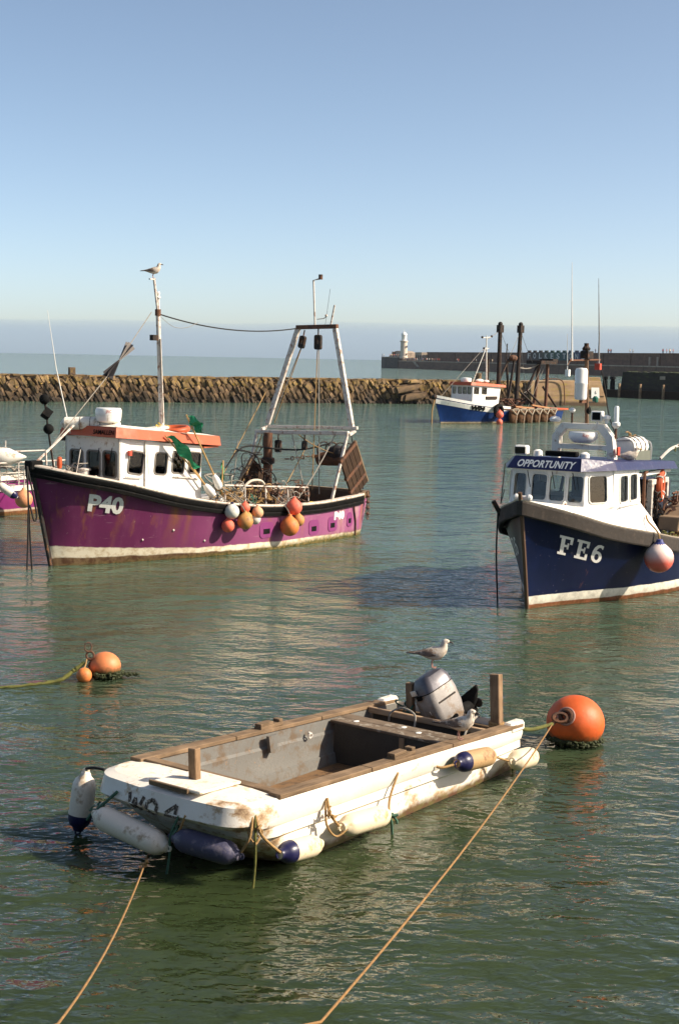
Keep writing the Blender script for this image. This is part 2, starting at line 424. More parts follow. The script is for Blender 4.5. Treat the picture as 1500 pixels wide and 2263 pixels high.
while s < bw_len - 1:                                   # flat capstones along the top edge
    L_ = rs.uniform(1.1, 2.3); p, t = bw_at(s + L_/2); n_ = V(t.y, -t.x, 0); rot = Matrix((t, n_, V(0,0,1))).transposed().to_4x4()
    o = bpy.data.objects.new('capstone', pool[0][rs.randrange(7)]); COL.objects.link(o); o.parent = bw
    o.matrix_local = INV @ (Matrix.Translation(p - n_*(1.75 + rs.uniform(-.1,.1)) + V(0,0,2.66 + rs.uniform(-.03,.03))) @ rot @ Matrix.Rotation(rs.uniform(-.04,.04), 4, 'Y') @ Matrix.Diagonal((L_*1.03, 1.5, .26, 1)))
    s += L_
for (s, z, w_, h_, a) in ((bw_len-17.6, 1.75, 3.1, .95, -8), (bw_len-16.9, .85, 2.9, .9, -6), (bw_len-16.8, 2.55, 1.5, .5, -4)):
    p, t = bw_at(s); n_ = V(t.y, -t.x, 0); rot = Matrix((t, n_, V(0,0,1))).transposed().to_4x4()
    o = bpy.data.objects.new('boulder', stone_mesh(int(s*10), SM[0] if z > 2 else SM[1])); COL.objects.link(o); o.parent = bw
    o.matrix_local = INV @ (Matrix.Translation(p + n_*-.1 + V(0,0,z)) @ rot @ Matrix.Rotation(R(a), 4, 'Y') @ Matrix.Diagonal((w_, 1.6, h_, 1)))
for i, (s, hh, lab) in enumerate(((37.2, .95, 'short square weathered post on the breakwater beside the whip aerial'), (84.6, 1.0, 'stubby round mooring post on the breakwater near the big pale blocks'))):
    p, t = bw_at(s); mb = MB()
    if i == 0: mb.box(-.32, .32, -.28, .28, -.1, hh)
    else: mb.lathe([(.36,-.1),(.36,hh-.1),(.34,hh),(.25,hh+.04),(.002,hh+.05)], 14)
    o = mb.obj('mooring_post', SM[1], smooth=True, bevel=.03 if i == 0 else 0); o.location = p + V(-t.y, t.x, 0)*2.0 + V(0,0,2.6); o.rotation_euler.z = .5
    tag(o, lab, 'post')

# concrete head of the breakwater
def concrete_mat(name, base, dark, moss, zlo):
    b = NB(name); c = b.mix(b.ramp(b.noise(.7, 6, .65, b.mapped((1,1,2.5))), .35, .7), dark, base)
    c = b.mix(b.ramp(b.noise(.9, 5, .6, b.mapped((1,1,3))), .52, .66), c, moss)
    g = b.n('SeparateXYZ'); b.l(b.tc.outputs['Object'], g.inputs[0])
    c = b.mix(b.ramp(b.math('ADD', g.outputs[2], b.math('MULTIPLY', b.noise(1.5, 4), .5)), zlo, zlo+.35, 1, 0), c, mul(dark, .3))
    b.set(Base_Color=c, Roughness=.9); b.bump(b.noise(4, 6), .5, .05); return b.m
CM = concrete_mat('stained_concrete', (.35,.235,.13), (.24,.15,.08), (.28,.2,.05), .55)
t = (V(31.8,169.8,0) - V(22.6,167.2,0)).normalized(); n_ = V(t.y, -t.x, 0)
hd = thing('concrete_breakwater_head', 'tan concrete end block of the breakwater with a sloping end', 'breakwater', Matrix.Translation((22.6, 167.2, 0)))
mb = MB(); L = 9.6
rings = []
for a, ztop in ((-.6, 2.75), (2, 2.85), (5, 2.9), (L-1.15, 2.95)):
    rings.append([t*(a if ztop < 2.95 else L) + n_*.35 + V(0,0,-1), t*a + V(0,0,ztop-.45) , t*a + n_*-.1 + V(0,0,ztop), t*a + n_*-5 + V(0,0,ztop), t*(a if ztop < 2.95 else L) + n_*-5.5 + V(0,0,-1)])
mb.loft(rings); mb.obj('block', CM, hd, bevel=.06)
mb = MB(); mb.beam(t*5.4 + n_*-.6 + V(0,0,3.1), t*(L-1.2) + n_*-.6 + V(0,0,3.1), .9, .5); mb.obj('kerb', CM, hd, bevel=.05)
mb = MB(); mb.beam(t*.2 + n_*.04 + V(0,0,1.2), t*(L-.75) + n_*.2 + V(0,0,1.2), .12, .06); mb.obj('ledge', CM, hd)
mb = MB(); mb.tube(smooth_path([t*.9 + n_*.1 + V(0,0,3.0), t*2.5 + n_*.15 + V(0,0,3.1), t*3.4 + n_*.22 + V(0,0,2.75), t*3.6 + n_*.3 + V(0,0,1.5), t*3.6 + n_*.5 + V(0,0,.1)]), .07, 6); mb.obj('pipe', MT['rust'], hd)
sg = thing('notice_board', 'white rectangular notice board on the end of the tan concrete block', 'sign', Matrix.Translation(Vector((22.6,167.2,1.55)) + t*(L-2.0) + n_*.16))
mb = MB(); mb.plate([(-.5,-.65),(.55,-.65),(.45,.6),(-.55,.6)], [], .06, n_*.1, t, V(0,0,1)); mb.obj('board', MT['white_clean'], sg)
mb = MB(); mb.tube([n_*.12 + t*a + V(0,0,b) for a, b in ((.02,.2),(-.06,.02),(.08,-.02),(.1,-.12),(-.04,-.1))], .025, 5); mb.obj('mark', MT['dark'], sg)

# ---------------------------------------------------------------- far harbour pier with lighthouse
PA = V(21.3, 852, 0); PT = V(.31612,-.94872,0); PN = V(-.94872,-.31612,0)
def pp(s, off, z): return PA + PT*s - PN*off + V(0,0,z)      # s along the pier, off = metres behind its harbour face
PINV = Matrix.Translation(-pp(150, 5, 0))
def far_mat(name, base, dark, sc=.25):
    b = NB(name); c = b.mix(b.ramp(b.noise(sc, 6, .65, b.mapped((1,1,3))), .35, .7), dark, base)
    c = b.mix(b.ramp(b.noise(sc*3, 4, .6, b.mapped((1,1,.3))), .55, .7), c, mul(dark, .6))
    b.set(Base_Color=c, Roughness=.9); return b.m
FM = far_mat('pier_masonry', (.19,.10,.058), (.095,.052,.033)); FL = far_mat('pier_coping', (.42,.34,.26), (.27,.21,.16)); FH = far_mat('pier_head_stone', (.10,.07,.05), (.045,.035,.03))
pier = thing('harbour_pier', 'long dark masonry pier crossing the bay with the lighthouse at its tip', 'pier', Matrix.Translation(pp(150,5,0)))
def pbox(s0, s1, o0, o1, z0, z1, bat=0):
    q = [pp(s0,o0-bat,z0), pp(s1,o0-bat,z0), pp(s1,o1,z0), pp(s0,o1,z0), pp(s0,o0,z1), pp(s1,o0,z1), pp(s1,o1,z1), pp(s0,o1,z1)]
    return MB().hexa([PINV @ x for x in q])
pbox(34, 470, 0, 16, -2, 4.0, .5).obj('quay_wall', FM, pier)
pbox(34, 470, -.25, .9, 4.0, 4.45).obj('quay_coping', FL, pier)
pbox(58, 470, 8.0, 12, 3.9, 9.15).obj('parapet_wall', FM, pier)
pbox(58, 470, 7.7, 12.3, 9.15, 9.5).obj('parapet_coping', FM, pier)
mb = MB(); ring0 = [pp(x, y, 0) for x, y in ((34,-.6),(14,-.8),(5,.2),(0,4),(-1.5,10),(2,20),(34,20))]
mb.loft([[PINV @ (p + V(0,0,-2)) for p in ring0], [PINV @ (p + V(0,0,6.1)) for p in ring0]]); mb.obj('head', FH, pier)
mb.v = [tuple((Vector(v) - PINV @ pp(18,9,0))*1.012 + PINV @ pp(18,9,0)) for v in mb.v]
m2 = MB(); m2.loft([[PINV @ (p + V(0,0,6.1)) for p in ring0], [PINV @ (p + V(0,0,6.6)) for p in ring0]]); m2.obj('head_coping', FL, pier)
mb = MB(); mb.loft([[PINV @ pp(s_, o_, z_) for o_, z_ in ((6,6.6),(7,zt),(14,zt),(15,6.6))] for s_, zt in ((1.5,7.2),(6,9.3),(12,10.2),(20,10.0),(25,9.0))]); mb.obj('head_parapet', FL, pier)
for s_, w_ in ((9,2.4),(22,3.5)):
    pbox(s_, s_+w_, 5.2, 7, 6.6, 9.6).obj('head_opening', FM, pier)
pbox(47, 57, 5.0, 9, 4.4, 9.3).obj('pier_building', FL, pier)
for s_ in (48.5, 51.5, 54.5): pbox(s_, s_+1.3, 4.9, 5.2, 5.6, 7.6).obj('building_window', MT['dark'], pier)
mb = MB(); mb.add([PINV @ q for q in (pp(56,-.2,4.4), pp(60,-.2,4.4), pp(68,-.9,1), pp(66,-.9,1), pp(56,.6,4.4), pp(60,.6,4.4), pp(68,-.3,1), pp(66,-.3,1))], [(0,1,2,3),(4,5,6,7),(0,1,5,4),(1,2,6,5),(2,3,7,6),(3,0,4,7)]); mb.obj('stair', FL, pier)
for s_ in range(75, 330, 23): pbox(s_, s_+.35, 7.6, 8.02, 4.4, 9.1).obj('buttress', FM, pier)
for s_ in (297, 303): pbox(s_, s_+1.2, 7.5, 8.02, 4.4, 8).obj('pale_doorway', FL, pier)

lh = thing('lighthouse', 'round pale stone lighthouse with white lantern and domed top on the pier head', 'lighthouse', Matrix.Translation(pp(36.5, 2.2, 6.3)))
lstone = far_mat('lighthouse_stone', (.66,.58,.48), (.5,.42,.33), .6)
MB().lathe([(2.3,-.6),(2.3,.3),(2.1,.5),(1.85,8.6)], 20).obj('tower', lstone, lh, smooth=True)
MB().lathe([(1.85,8.6),(2.3,8.9),(2.35,9.3),(2.2,9.5)], 20).obj('gallery', lstone, lh)
MB().lathe([(1.5,9.5),(1.5,12.6),(1.6,12.75)], 16).obj('lantern_room', MT['white_clean'], lh, smooth=True)
MB().lathe([(1.75,12.75),(1.6,13.2),(1.1,13.9),(.5,14.3),(.12,14.6),(.1,15.6),(.01,16)], 16).obj('dome', MT['white_clean'], lh, smooth=True)
for z_ in (5.6, 1.3):
    o = MB().box(-.28,.28,-.12,.12,0,1.1).obj('window', MT['dark'], lh); o.location = (1.6, -1.75, z_); o.rotation_euler.z = R(42)
# coloured panels with the town name along the parapet
sgn = thing('town_name_panels', 'row of painted panels spelling the town name in white letters on the pier wall', 'sign', Matrix.Translation(pp(150,5,0)))
word = 'FOLKESTONE'; pal = [(.075,.045,.04),(.07,.05,.045),(.06,.055,.045),(.045,.07,.05),(.035,.085,.06),(.03,.09,.075),(.03,.085,.085),(.035,.07,.1),(.04,.055,.12),(.05,.06,.16)]
mwhite = mat('letter_white', (.6,.58,.55), .7, var=.1)
for i, ch in enumerate(word):
    s0 = 185.5 + i*5.95
    pbox(s0, s0+5.9, 7.4, 7.64, 6.0, 9.7).obj('painted_panel', mat('panel_%d' % i, pal[i], .8), sgn)
    pbox(s0+1.2, s0+3.9, 7.4, 8.1, 9.7, 10.5).obj('merlon', mat('merlon_%d' % i, mul(pal[i], .6), .8), sgn)
    mb = text_on(ch, 3.4, PINV @ pp(s0+1.6, 7.34, 6.7), PT, V(0,0,1), width=2.9, bold=.06); mb.obj('letter', mwhite, sgn)

# people on the pier: only a few pixels each
def person_mesh(kind, cols):
    mb = MB()
    for sx in (-1, 1):
        mb.cur = 1; mb.tube([(sx*.11, .05*sx*kind, .0), (sx*.1, .03*sx*kind, .45), (sx*.09, 0, .88)], [.07,.075,.1], 6)
        mb.cur = 0 if kind % 2 else 2; mb.tube([(sx*.2, 0, 1.42), (sx*.27, .05, 1.15), (sx*.24, .16, .92)], [.065,.055,.045], 6)
    mb.cur = 0; mb.loft([[V(a*math.cos(q), b*math.sin(q), z) for q in [2*math.pi*k/8 for k in range(8)]] for a, b, z in ((.17,.11,.84),(.16,.1,1.05),(.21,.12,1.32),(.19,.1,1.44),(.06,.06,1.5))])
    mb.cur = 2; mb.tube([(0,0,1.46),(0,0,1.55)], .055, 6); mb.ball((0,.01,1.64), .105, 8, 6, (.9,1,1.15))
    mb.cur = 3; mb.ball((0,-.025,1.68), .108, 8, 6, (.95,1,1.05))
    return mb.mesh('person', cols, smooth=True, ang=60)
skin = mat('skin', (.42,.25,.17), .6); hair = mat('hair', (.05,.03,.02), .7)
tops = {'red': (.5,.06,.05), 'white': (.7,.68,.64), 'dark': (.03,.03,.05), 'pink': (.55,.22,.2), 'blue': (.05,.1,.25), 'cream': (.6,.48,.33)}
pmesh = {}
for i, (nm, c) in enumerate(tops.items()):
    for k in (0, 1): pmesh[nm, k] = person_mesh(k, [mat('top_'+nm, c, .8), mat('trousers_'+nm+str(k), ((.04,.05,.1),(.25,.2,.14))[k], .8), skin, hair])
rp = random.Random(5); spots = []
for i in range(13): spots.append((rp.uniform(3,30), rp.uniform(.6,3.5), 6.6, 'head'))
for i in range(34): spots.append((rp.uniform(41,92), rp.uniform(.3,2.0), 4.45, 'quay'))
for i in range(12): spots.append((rp.choice((118,140,149,152,160,224,226,254,258,270)) + rp.uniform(-2,2), rp.uniform(.3,2.0), 4.45, 'quay'))
for i in range(16): spots.append((rp.choice((66,77,130,168,250,253,259,261,279,305,306,308,310,311)) + rp.uniform(-1.2,1.2), rp.uniform(8.2,11), 9.5, 'wall'))
phr = {'head': 'on the pier head by the lighthouse', 'quay': 'on the lower pier quay', 'wall': 'on top of the pier wall'}
for (s_, o_, z_, w_) in spots:
    c = rp.choice(list(tops)); k = rp.randrange(2)
    o = bpy.data.objects.new('person', pmesh[c, k]); COL.objects.link(o); o.location = pp(s_, o_, z_); o.rotation_euler.z = rp.uniform(0, 6.28)
    tag(o, 'person in %s top and %s trousers %s' % (c, ('dark', 'tan')[k], phr[w_]), 'person', 'people in %s tops with %s trousers on the %s' % (c, ('dark', 'tan')[k], w_))

# ---------------------------------------------------------------- dark jetty on the right
JM = concrete_mat('weedy_jetty_wall', (.045,.034,.024), (.024,.019,.013), (.05,.05,.018), 1.2)
jt = thing('weedy_jetty', 'dark weed covered jetty with timber staging facing the breakwater end', 'jetty', Matrix.Translation((42, 216, 0)))
ja, jd = V(-.3,0,0), V(14.0,-19,0).normalized(); jn = V(jd.y, -jd.x, 0)
def jp(s, off, z): return ja + jd*s - jn*off + V(0,0,z)
MB().hexa([jp(0,0,-2), jp(60,0,-2), jp(60,12,-2), jp(0,12,-2), jp(.5,.4,3.8), jp(60,.4,3.8), jp(60,12,3.8), jp(.5,12,3.8)]).obj('wall', JM, jt)
mb = MB(); rs = random.Random(3)
for i in range(70):
    s_ = rs.uniform(.5, 40); mb.ball(jp(s_, rs.uniform(.6,3), 3.8), rs.uniform(.2,.5), 7, 5, (1.2,1,.4))
mb.obj('weed_tufts', MT['weed'], jt)['kind'] = 'stuff'
MB().hexa([jp(-2.2,-1.6,.75), jp(60,-1.6,.75), jp(60,-.1,.75), jp(-2.2,-.1,.75), jp(-2.2,-1.6,1.15), jp(60,-1.6,1.15), jp(60,-.1,1.15), jp(-2.2,-.1,1.15)]).obj('staging', MT['wood_dark'], jt)
MB().hexa([jp(-2.2,-1.3,-1), jp(60,-1.3,-1), jp(60,-.3,-1), jp(-2.2,-.3,-1), jp(-2.2,-1.3,.75), jp(60,-1.3,.75), jp(60,-.3,.75), jp(-2.2,-.3,.75)]).obj('staging_wall', MT['wood_dark'], jt)
pale = wood('pale_fender_timber', (.3,.2,.12), (.14,.09,.05), 'Z')
for s_ in (1.8, 5.9, 10.3, 14.2, 18.5, 23, 28):
    MB().hexa([jp(s_,-2.0,-.6), jp(s_+.26,-2.0,-.6), jp(s_+.26,-1.62,-.6), jp(s_,-1.62,-.6), jp(s_,-2.0,2.1), jp(s_+.26,-2.0,2.1), jp(s_+.26,-1.62,2.1), jp(s_,-1.62,2.1)]).obj('fender_post', pale, jt, bevel=.03)
for s_ in (-1.9, -.4):
    mb = MB(); mb.lathe([(.38,0),(.38,1.3),(.3,1.35),(.3,1.5),(.44,1.55),(.44,1.9),(.3,1.98)], 12); o = mb.obj('bollard', MT['black'], jt, smooth=True); o.location = jp(s_, -.8, 1.12)
mb = MB(); mb.plate([(-.5,-.25),(.5,-.25),(.5,.25),(-.5,.25)], [], .05, jp(8.5, .1, 3.05), jd, V(0,0,1)); mb.obj('plaque', FL, jt)
# ---------------------------------------------------------------- boat building
def catmull(tab, n):
    """tab rows of numbers -> n resampled rows"""
    P = tab; m = len(P)-1; out = []
    for i in range(n):
        u = i/(n-1)*m; k = min(int(u), m-1); t = u-k
        p0, p1, p2, p3 = P[max(k-1,0)], P[k], P[k+1], P[min(k+2,m)]
        out.append([.5*(2*b+(c-a)*t+(2*a-5*b+4*c-d)*t*t+(3*b-a-3*c+d)*t**3) for a, b, c, d in zip(p0,p1,p2,p3)])
    return out
class Hull:
    """st rows from stern to stem: (x_sheer, y_sheer, z_sheer, x_wl, y_wl); symmetric about y=0"""
    def __init__(s, st, n=36, flare=1.25, depth=.55, nz=9):
        s.st = catmull(st, n)
        for r in s.st: r[1] = max(r[1], .025); r[4] = max(r[4], .02)
        s.mb = MB(); rings = []
        for xs, ys, zs, xw, yw in s.st:
            half = []
            for j in range(nz+1):
                t = j/nz; half.append((xw + (xs-xw)*t, yw + (ys-yw)*(t**flare), zs*t))
            low = []
            for t in (1., .6, .3): low.append((xw - (1-0)*t*.12, yw*(1-t**2*.9), -depth*t))
            sec = low + half
            rings.append([V(x, y, z) for x, y, z in reversed(sec)] + [V(x, -y, z) for x, y, z in sec])
        s.mb.loft(rings, closed=False)
        s.mb.f.append(list(range(len(rings[0])))); s.mb.mi.append(0)
        s.bvh = BVHTree.FromPolygons([Vector(v) for v in s.mb.v], s.mb.f)
        s.port = [V(r[0], r[1], r[2]) for r in s.st]
    def y(s, x, z, side=1):
        h = s.bvh.ray_cast(V(x, 6*side, z), V(0, -side, 0)); return h[0].y if h[0] else None
    def rail(s, prof, skip0=0, skip1=None, both=True):
        """sweep a closed profile [(outward, up)] along the sheer; port, round the stem, starboard"""
        P = s.port[skip0:skip1]; path = P + ([V(p.x, -p.y, p.z) for p in reversed(P)] if both else [])
        rings = []
        for i, p in enumerate(path):
            t = path[min(i+1, len(path)-1)] - path[max(i-1, 0)]; t.z = 0; t.normalize(); o = V(-t.y, t.x, 0)
            o = -V(t.y, -t.x, 0)
            if i < len(P) and o.y < 0 and abs(o.y) > .02: o = -o
            if i >= len(P) and o.y > 0 and abs(o.y) > .02: o = -o
            if abs(o.y) <= .6 and o.x < 0: o = -o
            rings.append([p + o*a + V(0,0,b) for a, b in prof])
        return MB().loft(rings)
    def deck(s, zf, inset=.06, x0=None, x1=None):
        rings = []
        for r in s.st:
            x, y = r[0], r[1]-inset
            if x0 is not None and x < x0: continue
            if x1 is not None and x > x1: continue
            z = zf(x, r[2]); yy = max(.02, y - .05*(r[2]-z)); hy = s.y(x, z); yy = min(yy, max(.02, hy-.04)) if hy else yy; rings.append([V(x, -yy, z), V(x, 0, z+.03), V(x, yy, z)])
        return MB().loft(rings, closed=False)
    def bulwark(s, zf, inset=.06, x0=-99, x1=99):
        mb = MB()
        for side in (1, -1):
            R_ = []
            for r in s.st:
                if not x0 <= r[0] <= x1: continue
                z = zf(r[0], r[2])-.02; yb_ = r[1]-inset-.05; hy = s.y(r[0], z)
                if hy: yb_ = min(yb_, hy-.05)
                R_.append([V(r[0], side*max(.01, r[1]-inset), r[2]+.01), V(r[0], side*max(.01, yb_), z)])
            mb.loft(R_, closed=False)
        return mb
    def text(s, txt, x, z, h, wid, side=1, slope=0., bold=.0, shear=0., lift=.012):
        """lettering bent onto the hull; x,z = its left bottom corner as read"""
        vs, fs = text_mesh(txt, h, bold=bold, shear=shear); k = wid/max(v.x for v in vs); hk = h*.72
        hk = h/max(v.y for v in vs)
        bm = bmesh.new(); bv = [bm.verts.new(v) for v in vs]
        for f in fs:
            try: bm.faces.new([bv[i] for i in f])
            except ValueError: pass
        bmesh.ops.triangulate(bm, faces=bm.faces[:])
        for _ in range(2):
            es = [e for e in bm.edges if e.calc_length() > h*.22]
            if es: bmesh.ops.subdivide_edges(bm, edges=es, cuts=1)
        bmesh.ops.triangulate(bm, faces=bm.faces[:]); bm.verts.ensure_lookup_table(); bm.verts.index_update()
        out = []
        for v in bm.verts:
            px = x - side*v.co.x*k; pz = z + v.co.y*hk - slope*v.co.x*k
            yy = s.y(px, pz, side) or side*.5
            out.append(V(px, yy + side*lift, pz))
        mb = MB().add(out, [[q.index for q in f.verts] for f in bm.faces]); bm.free(); return mb
def hull_mat(name, paint, boot, under, zb, zu, algae=.5, patches=None, rough=.4, rust=.3, trim=0.):
    """top paint, a boot stripe from zu to zb, antifouling below zu; scum along the waterline; trim tilts the bands"""
    b = NB(name); sp = b.n('SeparateXYZ'); b.l(b.tc.outputs['Object'], sp.inputs[0]); z = sp.outputs[2]
    if trim: z = b.math('ADD', z, b.math('MULTIPLY', sp.outputs[0], -trim))
    wob = b.math('MULTIPLY', b.math('SUBTRACT', b.noise(2.5, 5), .5), .06)
    c = b.mix(b.ramp(b.noise(1.4, 5), .35, .7), mul(paint, .84), mul(paint, 1.14))
    c = b.mix(b.ramp(b.noise(1, 6, .65, b.mapped((5,5,.55))), .52, .78, 0, .55), c, mul(paint, 1.5) if max(paint) < .5 else mul(paint, .8))
    c = b.mix(b.ramp(b.noise(1, 6, .7, b.mapped((3.3,3.3,.28), loc=(2,5,1))), .66-rust*.08, .76, 0, .75), c, (.27,.11,.035))
    c = b.mix(b.ramp(b.noise(14, 6, .7), .68, .70, 0, .8), c, (.4,.36,.33))
    zc = b.math('ADD', z, wob)
    c = b.mix(b.ramp(zc, zb-.005, zb+.005, 1, 0), c, b.mix(b.ramp(b.noise(6, 6, .7), .45, .7), boot, mul(boot, .6)))
    c = b.mix(b.ramp(zc, zu-.01, zu+.01, 1, 0), c, b.mix(b.ramp(b.noise(5, 6, .7), .4, .65), under, mul(under, 2.1)))
    if algae:
        za = b.math('ADD', z, b.math('MULTIPLY', b.noise(3.3, 6, .7), -.32))
        c = b.mix(b.ramp(za, -.16, .06, algae, 0), c, b.mix(b.ramp(b.noise(16, 4), .4, .6), (.05,.055,.012), (.17,.13,.05)))
    b.set(Base_Color=c, Roughness=rough, Specular_IOR_Level=.15); b.bump(b.noise(1.6, 3), .12, .05); return b.m

def wall(parent, a0, b0, a1, b1, wins, mwall, mframe, mglass, th=.05, name='wall', fr=.022, frd=.018, rad=.07):
    """a0,b0 bottom and a1,b1 top corners seen from outside (left, right); wins = (u0,v0,u1,v1) in metres from a0"""
    a0, b0, a1, b1 = map(Vector, (a0, b0, a1, b1)); u = (b0-a0).normalized(); n_ = u.cross(a1-a0).normalized(); v = n_.cross(u)
    outer = [((p-a0).dot(u), (p-a0).dot(v)) for p in (a0, b0, b1, a1)]
    holes = [rrect(*w_, min(rad, (w_[2]-w_[0])*.3)) for w_ in wins]
    MB().plate(outer, holes, th, a0, u, v).obj(name, mwall, parent)
    for w_ in wins:
        r = min(rad, (w_[2]-w_[0])*.3)
        o = MB().plate(rrect(w_[0]-fr, w_[1]-fr, w_[2]+fr, w_[3]+fr, r+fr), [rrect(*[w_[0]+.006, w_[1]+.006, w_[2]-.006, w_[3]-.006], r)], frd+.01, a0 + n_*frd, u, v).obj('window', mframe, parent)
        MB().plate(rrect(w_[0]-.004, w_[1]-.004, w_[2]+.004, w_[3]+.004, r), [], .008, a0 - n_*.02, u, v).obj('pane', mglass, o)
def tangle(n_, c, ext, r, seed, turns=5):
    rg = random.Random(seed); mb = MB()
    for i in range(n_):
        p = V(*[c[k] + rg.uniform(-ext[k], ext[k])*.6 for k in range(3)]); pts = [p.copy()]; d = V(rg.uniform(-1,1), rg.uniform(-1,1), rg.uniform(-.3,.5)).normalized()
        for j in range(turns):
            d = (d + V(rg.uniform(-1,1), rg.uniform(-1,1), rg.uniform(-.9,.6))*.9).normalized(); p = p + d*min(ext)*rg.uniform(.5,1.1)
            for k in range(3): p[k] = min(c[k]+ext[k], max(c[k]-ext[k], p[k]))
            pts.append(p.copy())
        mb.tube(smooth_path(pts, 4), r*rg.uniform(.7,1.3), 5)
    return mb
def rope(name, pts, r, m, label, group=None, n=6, cat='rope', lay=True):
    """a rope as a thing of its own, points in world space"""
    pts = [Vector(p) for p in pts]; o0 = pts[0].copy()
    o = MB().tube([p - o0 for p in pts], r, n).obj(name, m, smooth=True, ang=80); o.location = o0; tag(o, label, cat, group); return o
def pear(r, m):
    """inflatable ball fender with its rope eye, hung from the top"""
    mb = MB(); mb.lathe([(.005,-r)] + [(r*math.sin(math.pi*i/14), -r*math.cos(math.pi*i/14)) for i in range(1,12)] + [(r*.34, r*1.02), (r*.2, r*1.14), (r*.17, r*1.28), (.004, r*1.3)], 20)
    return mb

# ---------------------------------------------------------------- the purple trawler P40
PF = frame((-0.48, 41.3, 0), -128)
def pw(*l): return PF @ V(*l)
pb = thing('fishing_boat', 'purple fishing boat numbered P40 with white wheelhouse and orange roof edge', 'fishing boat', PF)
ph = Hull([(-.42,1.32,1.19,-.12,1.28), (.3,1.5,1.15,.35,1.46), (1.2,1.62,1.12,1.2,1.58), (2.4,1.68,1.085,2.4,1.68), (4.3,1.74,1.15,4.3,1.73), (6.0,1.72,1.325,5.9,1.58), (7.6,1.62,1.6,7.2,1.25), (9.1,1.3,1.98,8.8,.70), (10.15,.78,2.22,9.75,.27), (10.6,.34,2.35,10.08,.08), (10.78,.03,2.40,10.17,.02)], 44, 1.02)
purple = (.108,.016,.066)
pm = hull_mat('purple_hull_paint', purple, (.62,.55,.42), (.10,.045,.025), .30, .07, .95, rust=.55, trim=.0)
# paint bands follow the boat's trim: the white boot stripe is broad at the bow and thin at the stern
def p40_hull_mat():
    b = NB('purple_hull_paint_banded'); sp = b.n('SeparateXYZ'); b.l(b.tc.outputs['Object'], sp.inputs[0]); z, x = sp.outputs[2], sp.outputs[0]
    fade = b.ramp(x, 1.5, 8.5, 1, 0)
    base = b.mix(fade, purple, (.235,.07,.16))
    c = b.mix(b.ramp(b.noise(1.2, 5), .35, .7), base, b.mix(1, base, (1.25,1.2,1.2), 'MULTIPLY'))
    st = b.noise(1, 6, .62, b.mapped((3.2,3.2,.25)))
    c = b.mix(b.ramp(st, .5, .78, 0, .45), c, (.2,.06,.125))
    blot = b.math('MULTIPLY', b.ramp(b.noise(1, 6, .7, b.mapped((1.6,1.6,.9), loc=(4,2,8))), .50, .66), b.ramp(x, .2, 4.2, .85, 0))
    c = b.mix(blot, c, (.42,.27,.25))
    r = b.noise(1, 6, .7, b.mapped((2.6,2.6,.2), loc=(1.3,5,1)))
    c = b.mix(b.ramp(r, .57, .72, 0, .8), c, (.25,.09,.03))
    sc_ = b.noise(1, 7, .75, b.mapped((.7,.7,9), loc=(7,1,3)))
    c = b.mix(b.ramp(sc_, .62, .66, 0, .5), c, (.33,.2,.24))
    for x0_, w_, a_ in ((7.6,.22,1.0),(7.2,.14,.9),(3.0,.14,.7),(9.0,.1,.5),(1.2,.12,.7)):      # rust runs below the rail fastenings
        dx = b.math('ABSOLUTE', b.math('ADD', b.math('SUBTRACT', x, x0_), b.math('MULTIPLY', b.math('SUBTRACT', b.noise(3, 4), .5), .3)))
        run = b.math('MULTIPLY', b.ramp(dx, 0, w_, a_, 0), b.ramp(z, .35, 1.25, .15, 1))
        c = b.mix(b.math('MULTIPLY', run, b.ramp(st, .25, .5)), c, (.22,.085,.028))
    c = b.mix(b.ramp(b.noise(17, 6, .72), .67, .69, 0, .8), c, (.45,.4,.38))
    wob = b.math('MULTIPLY', b.math('SUBTRACT', b.noise(2.2, 6, .65), .5), .10)
    zt = b.math('SUBTRACT', b.math('ADD', z, wob), b.math('ADD', b.ramp(x, 0, 7, .13, .26), b.ramp(x, 7, 10.2, 0, .22)))
    boot = b.mix(b.ramp(b.noise(5, 6, .7), .46, .7), (.72,.64,.5), (.42,.29,.15))
    c = b.mix(b.ramp(zt, -.012, .012, 1, 0), c, boot)
    zu = b.math('SUBTRACT', b.math('ADD', z, wob), b.ramp(x, 3.2, 10, .05, .19))
    und = b.mix(b.ramp(b.noise(4.5, 6, .7), .4, .62), (.085,.04,.022), (.2,.13,.07))
    c = b.mix(b.ramp(zu, -.015, .015, 1, 0), c, und)
    al = b.math('ADD', z, b.math('MULTIPLY', b.noise(5.5, 6, .7), -.26))
    al = b.math('SUBTRACT', al, b.ramp(x, 2, 9.5, .07, -.09))
    c = b.mix(b.ramp(al, -.12, .02, .9, 0), c, b.mix(b.ramp(b.noise(13, 4), .42, .6), (.055,.06,.012), (.22,.16,.055)))
    b.set(Base_Color=c, Roughness=b.ramp(b.noise(4, 4), .3, .7, .35, .6), Specular_IOR_Level=.3); b.bump(b.noise(1.3, 3), .15, .06); return b.m
ph.mb.obj('hull', p40_hull_mat(), pb, smooth=True, ang=50)
sm_rail = dict(smooth=True, ang=40)
ph.rail([(-.02,-.27),(.055,-.265),(.075,-.19),(.05,-.16),(.075,-.135),(.085,-.05),(.06,-.025),(-.02,-.025)], 3).obj('rubbing_strake', MT['black'], pb, **sm_rail)
ph.rail([(-.1,-.024),(.07,-.024),(.085,.0),(.07,.035),(-.1,.035)], 3).obj('capping_rail', mat('scuffed_rail_paint', (.56,.48,.40), .6, var=.15, dirt=(.2,.12,.08), damt=.3), pb, **sm_rail)
ph.rail([(-.1,-.13),(.035,-.13),(.04,.04),(-.1,.04)], 0, 4, both=False).obj('stern_rail', MT['wood'], pb)
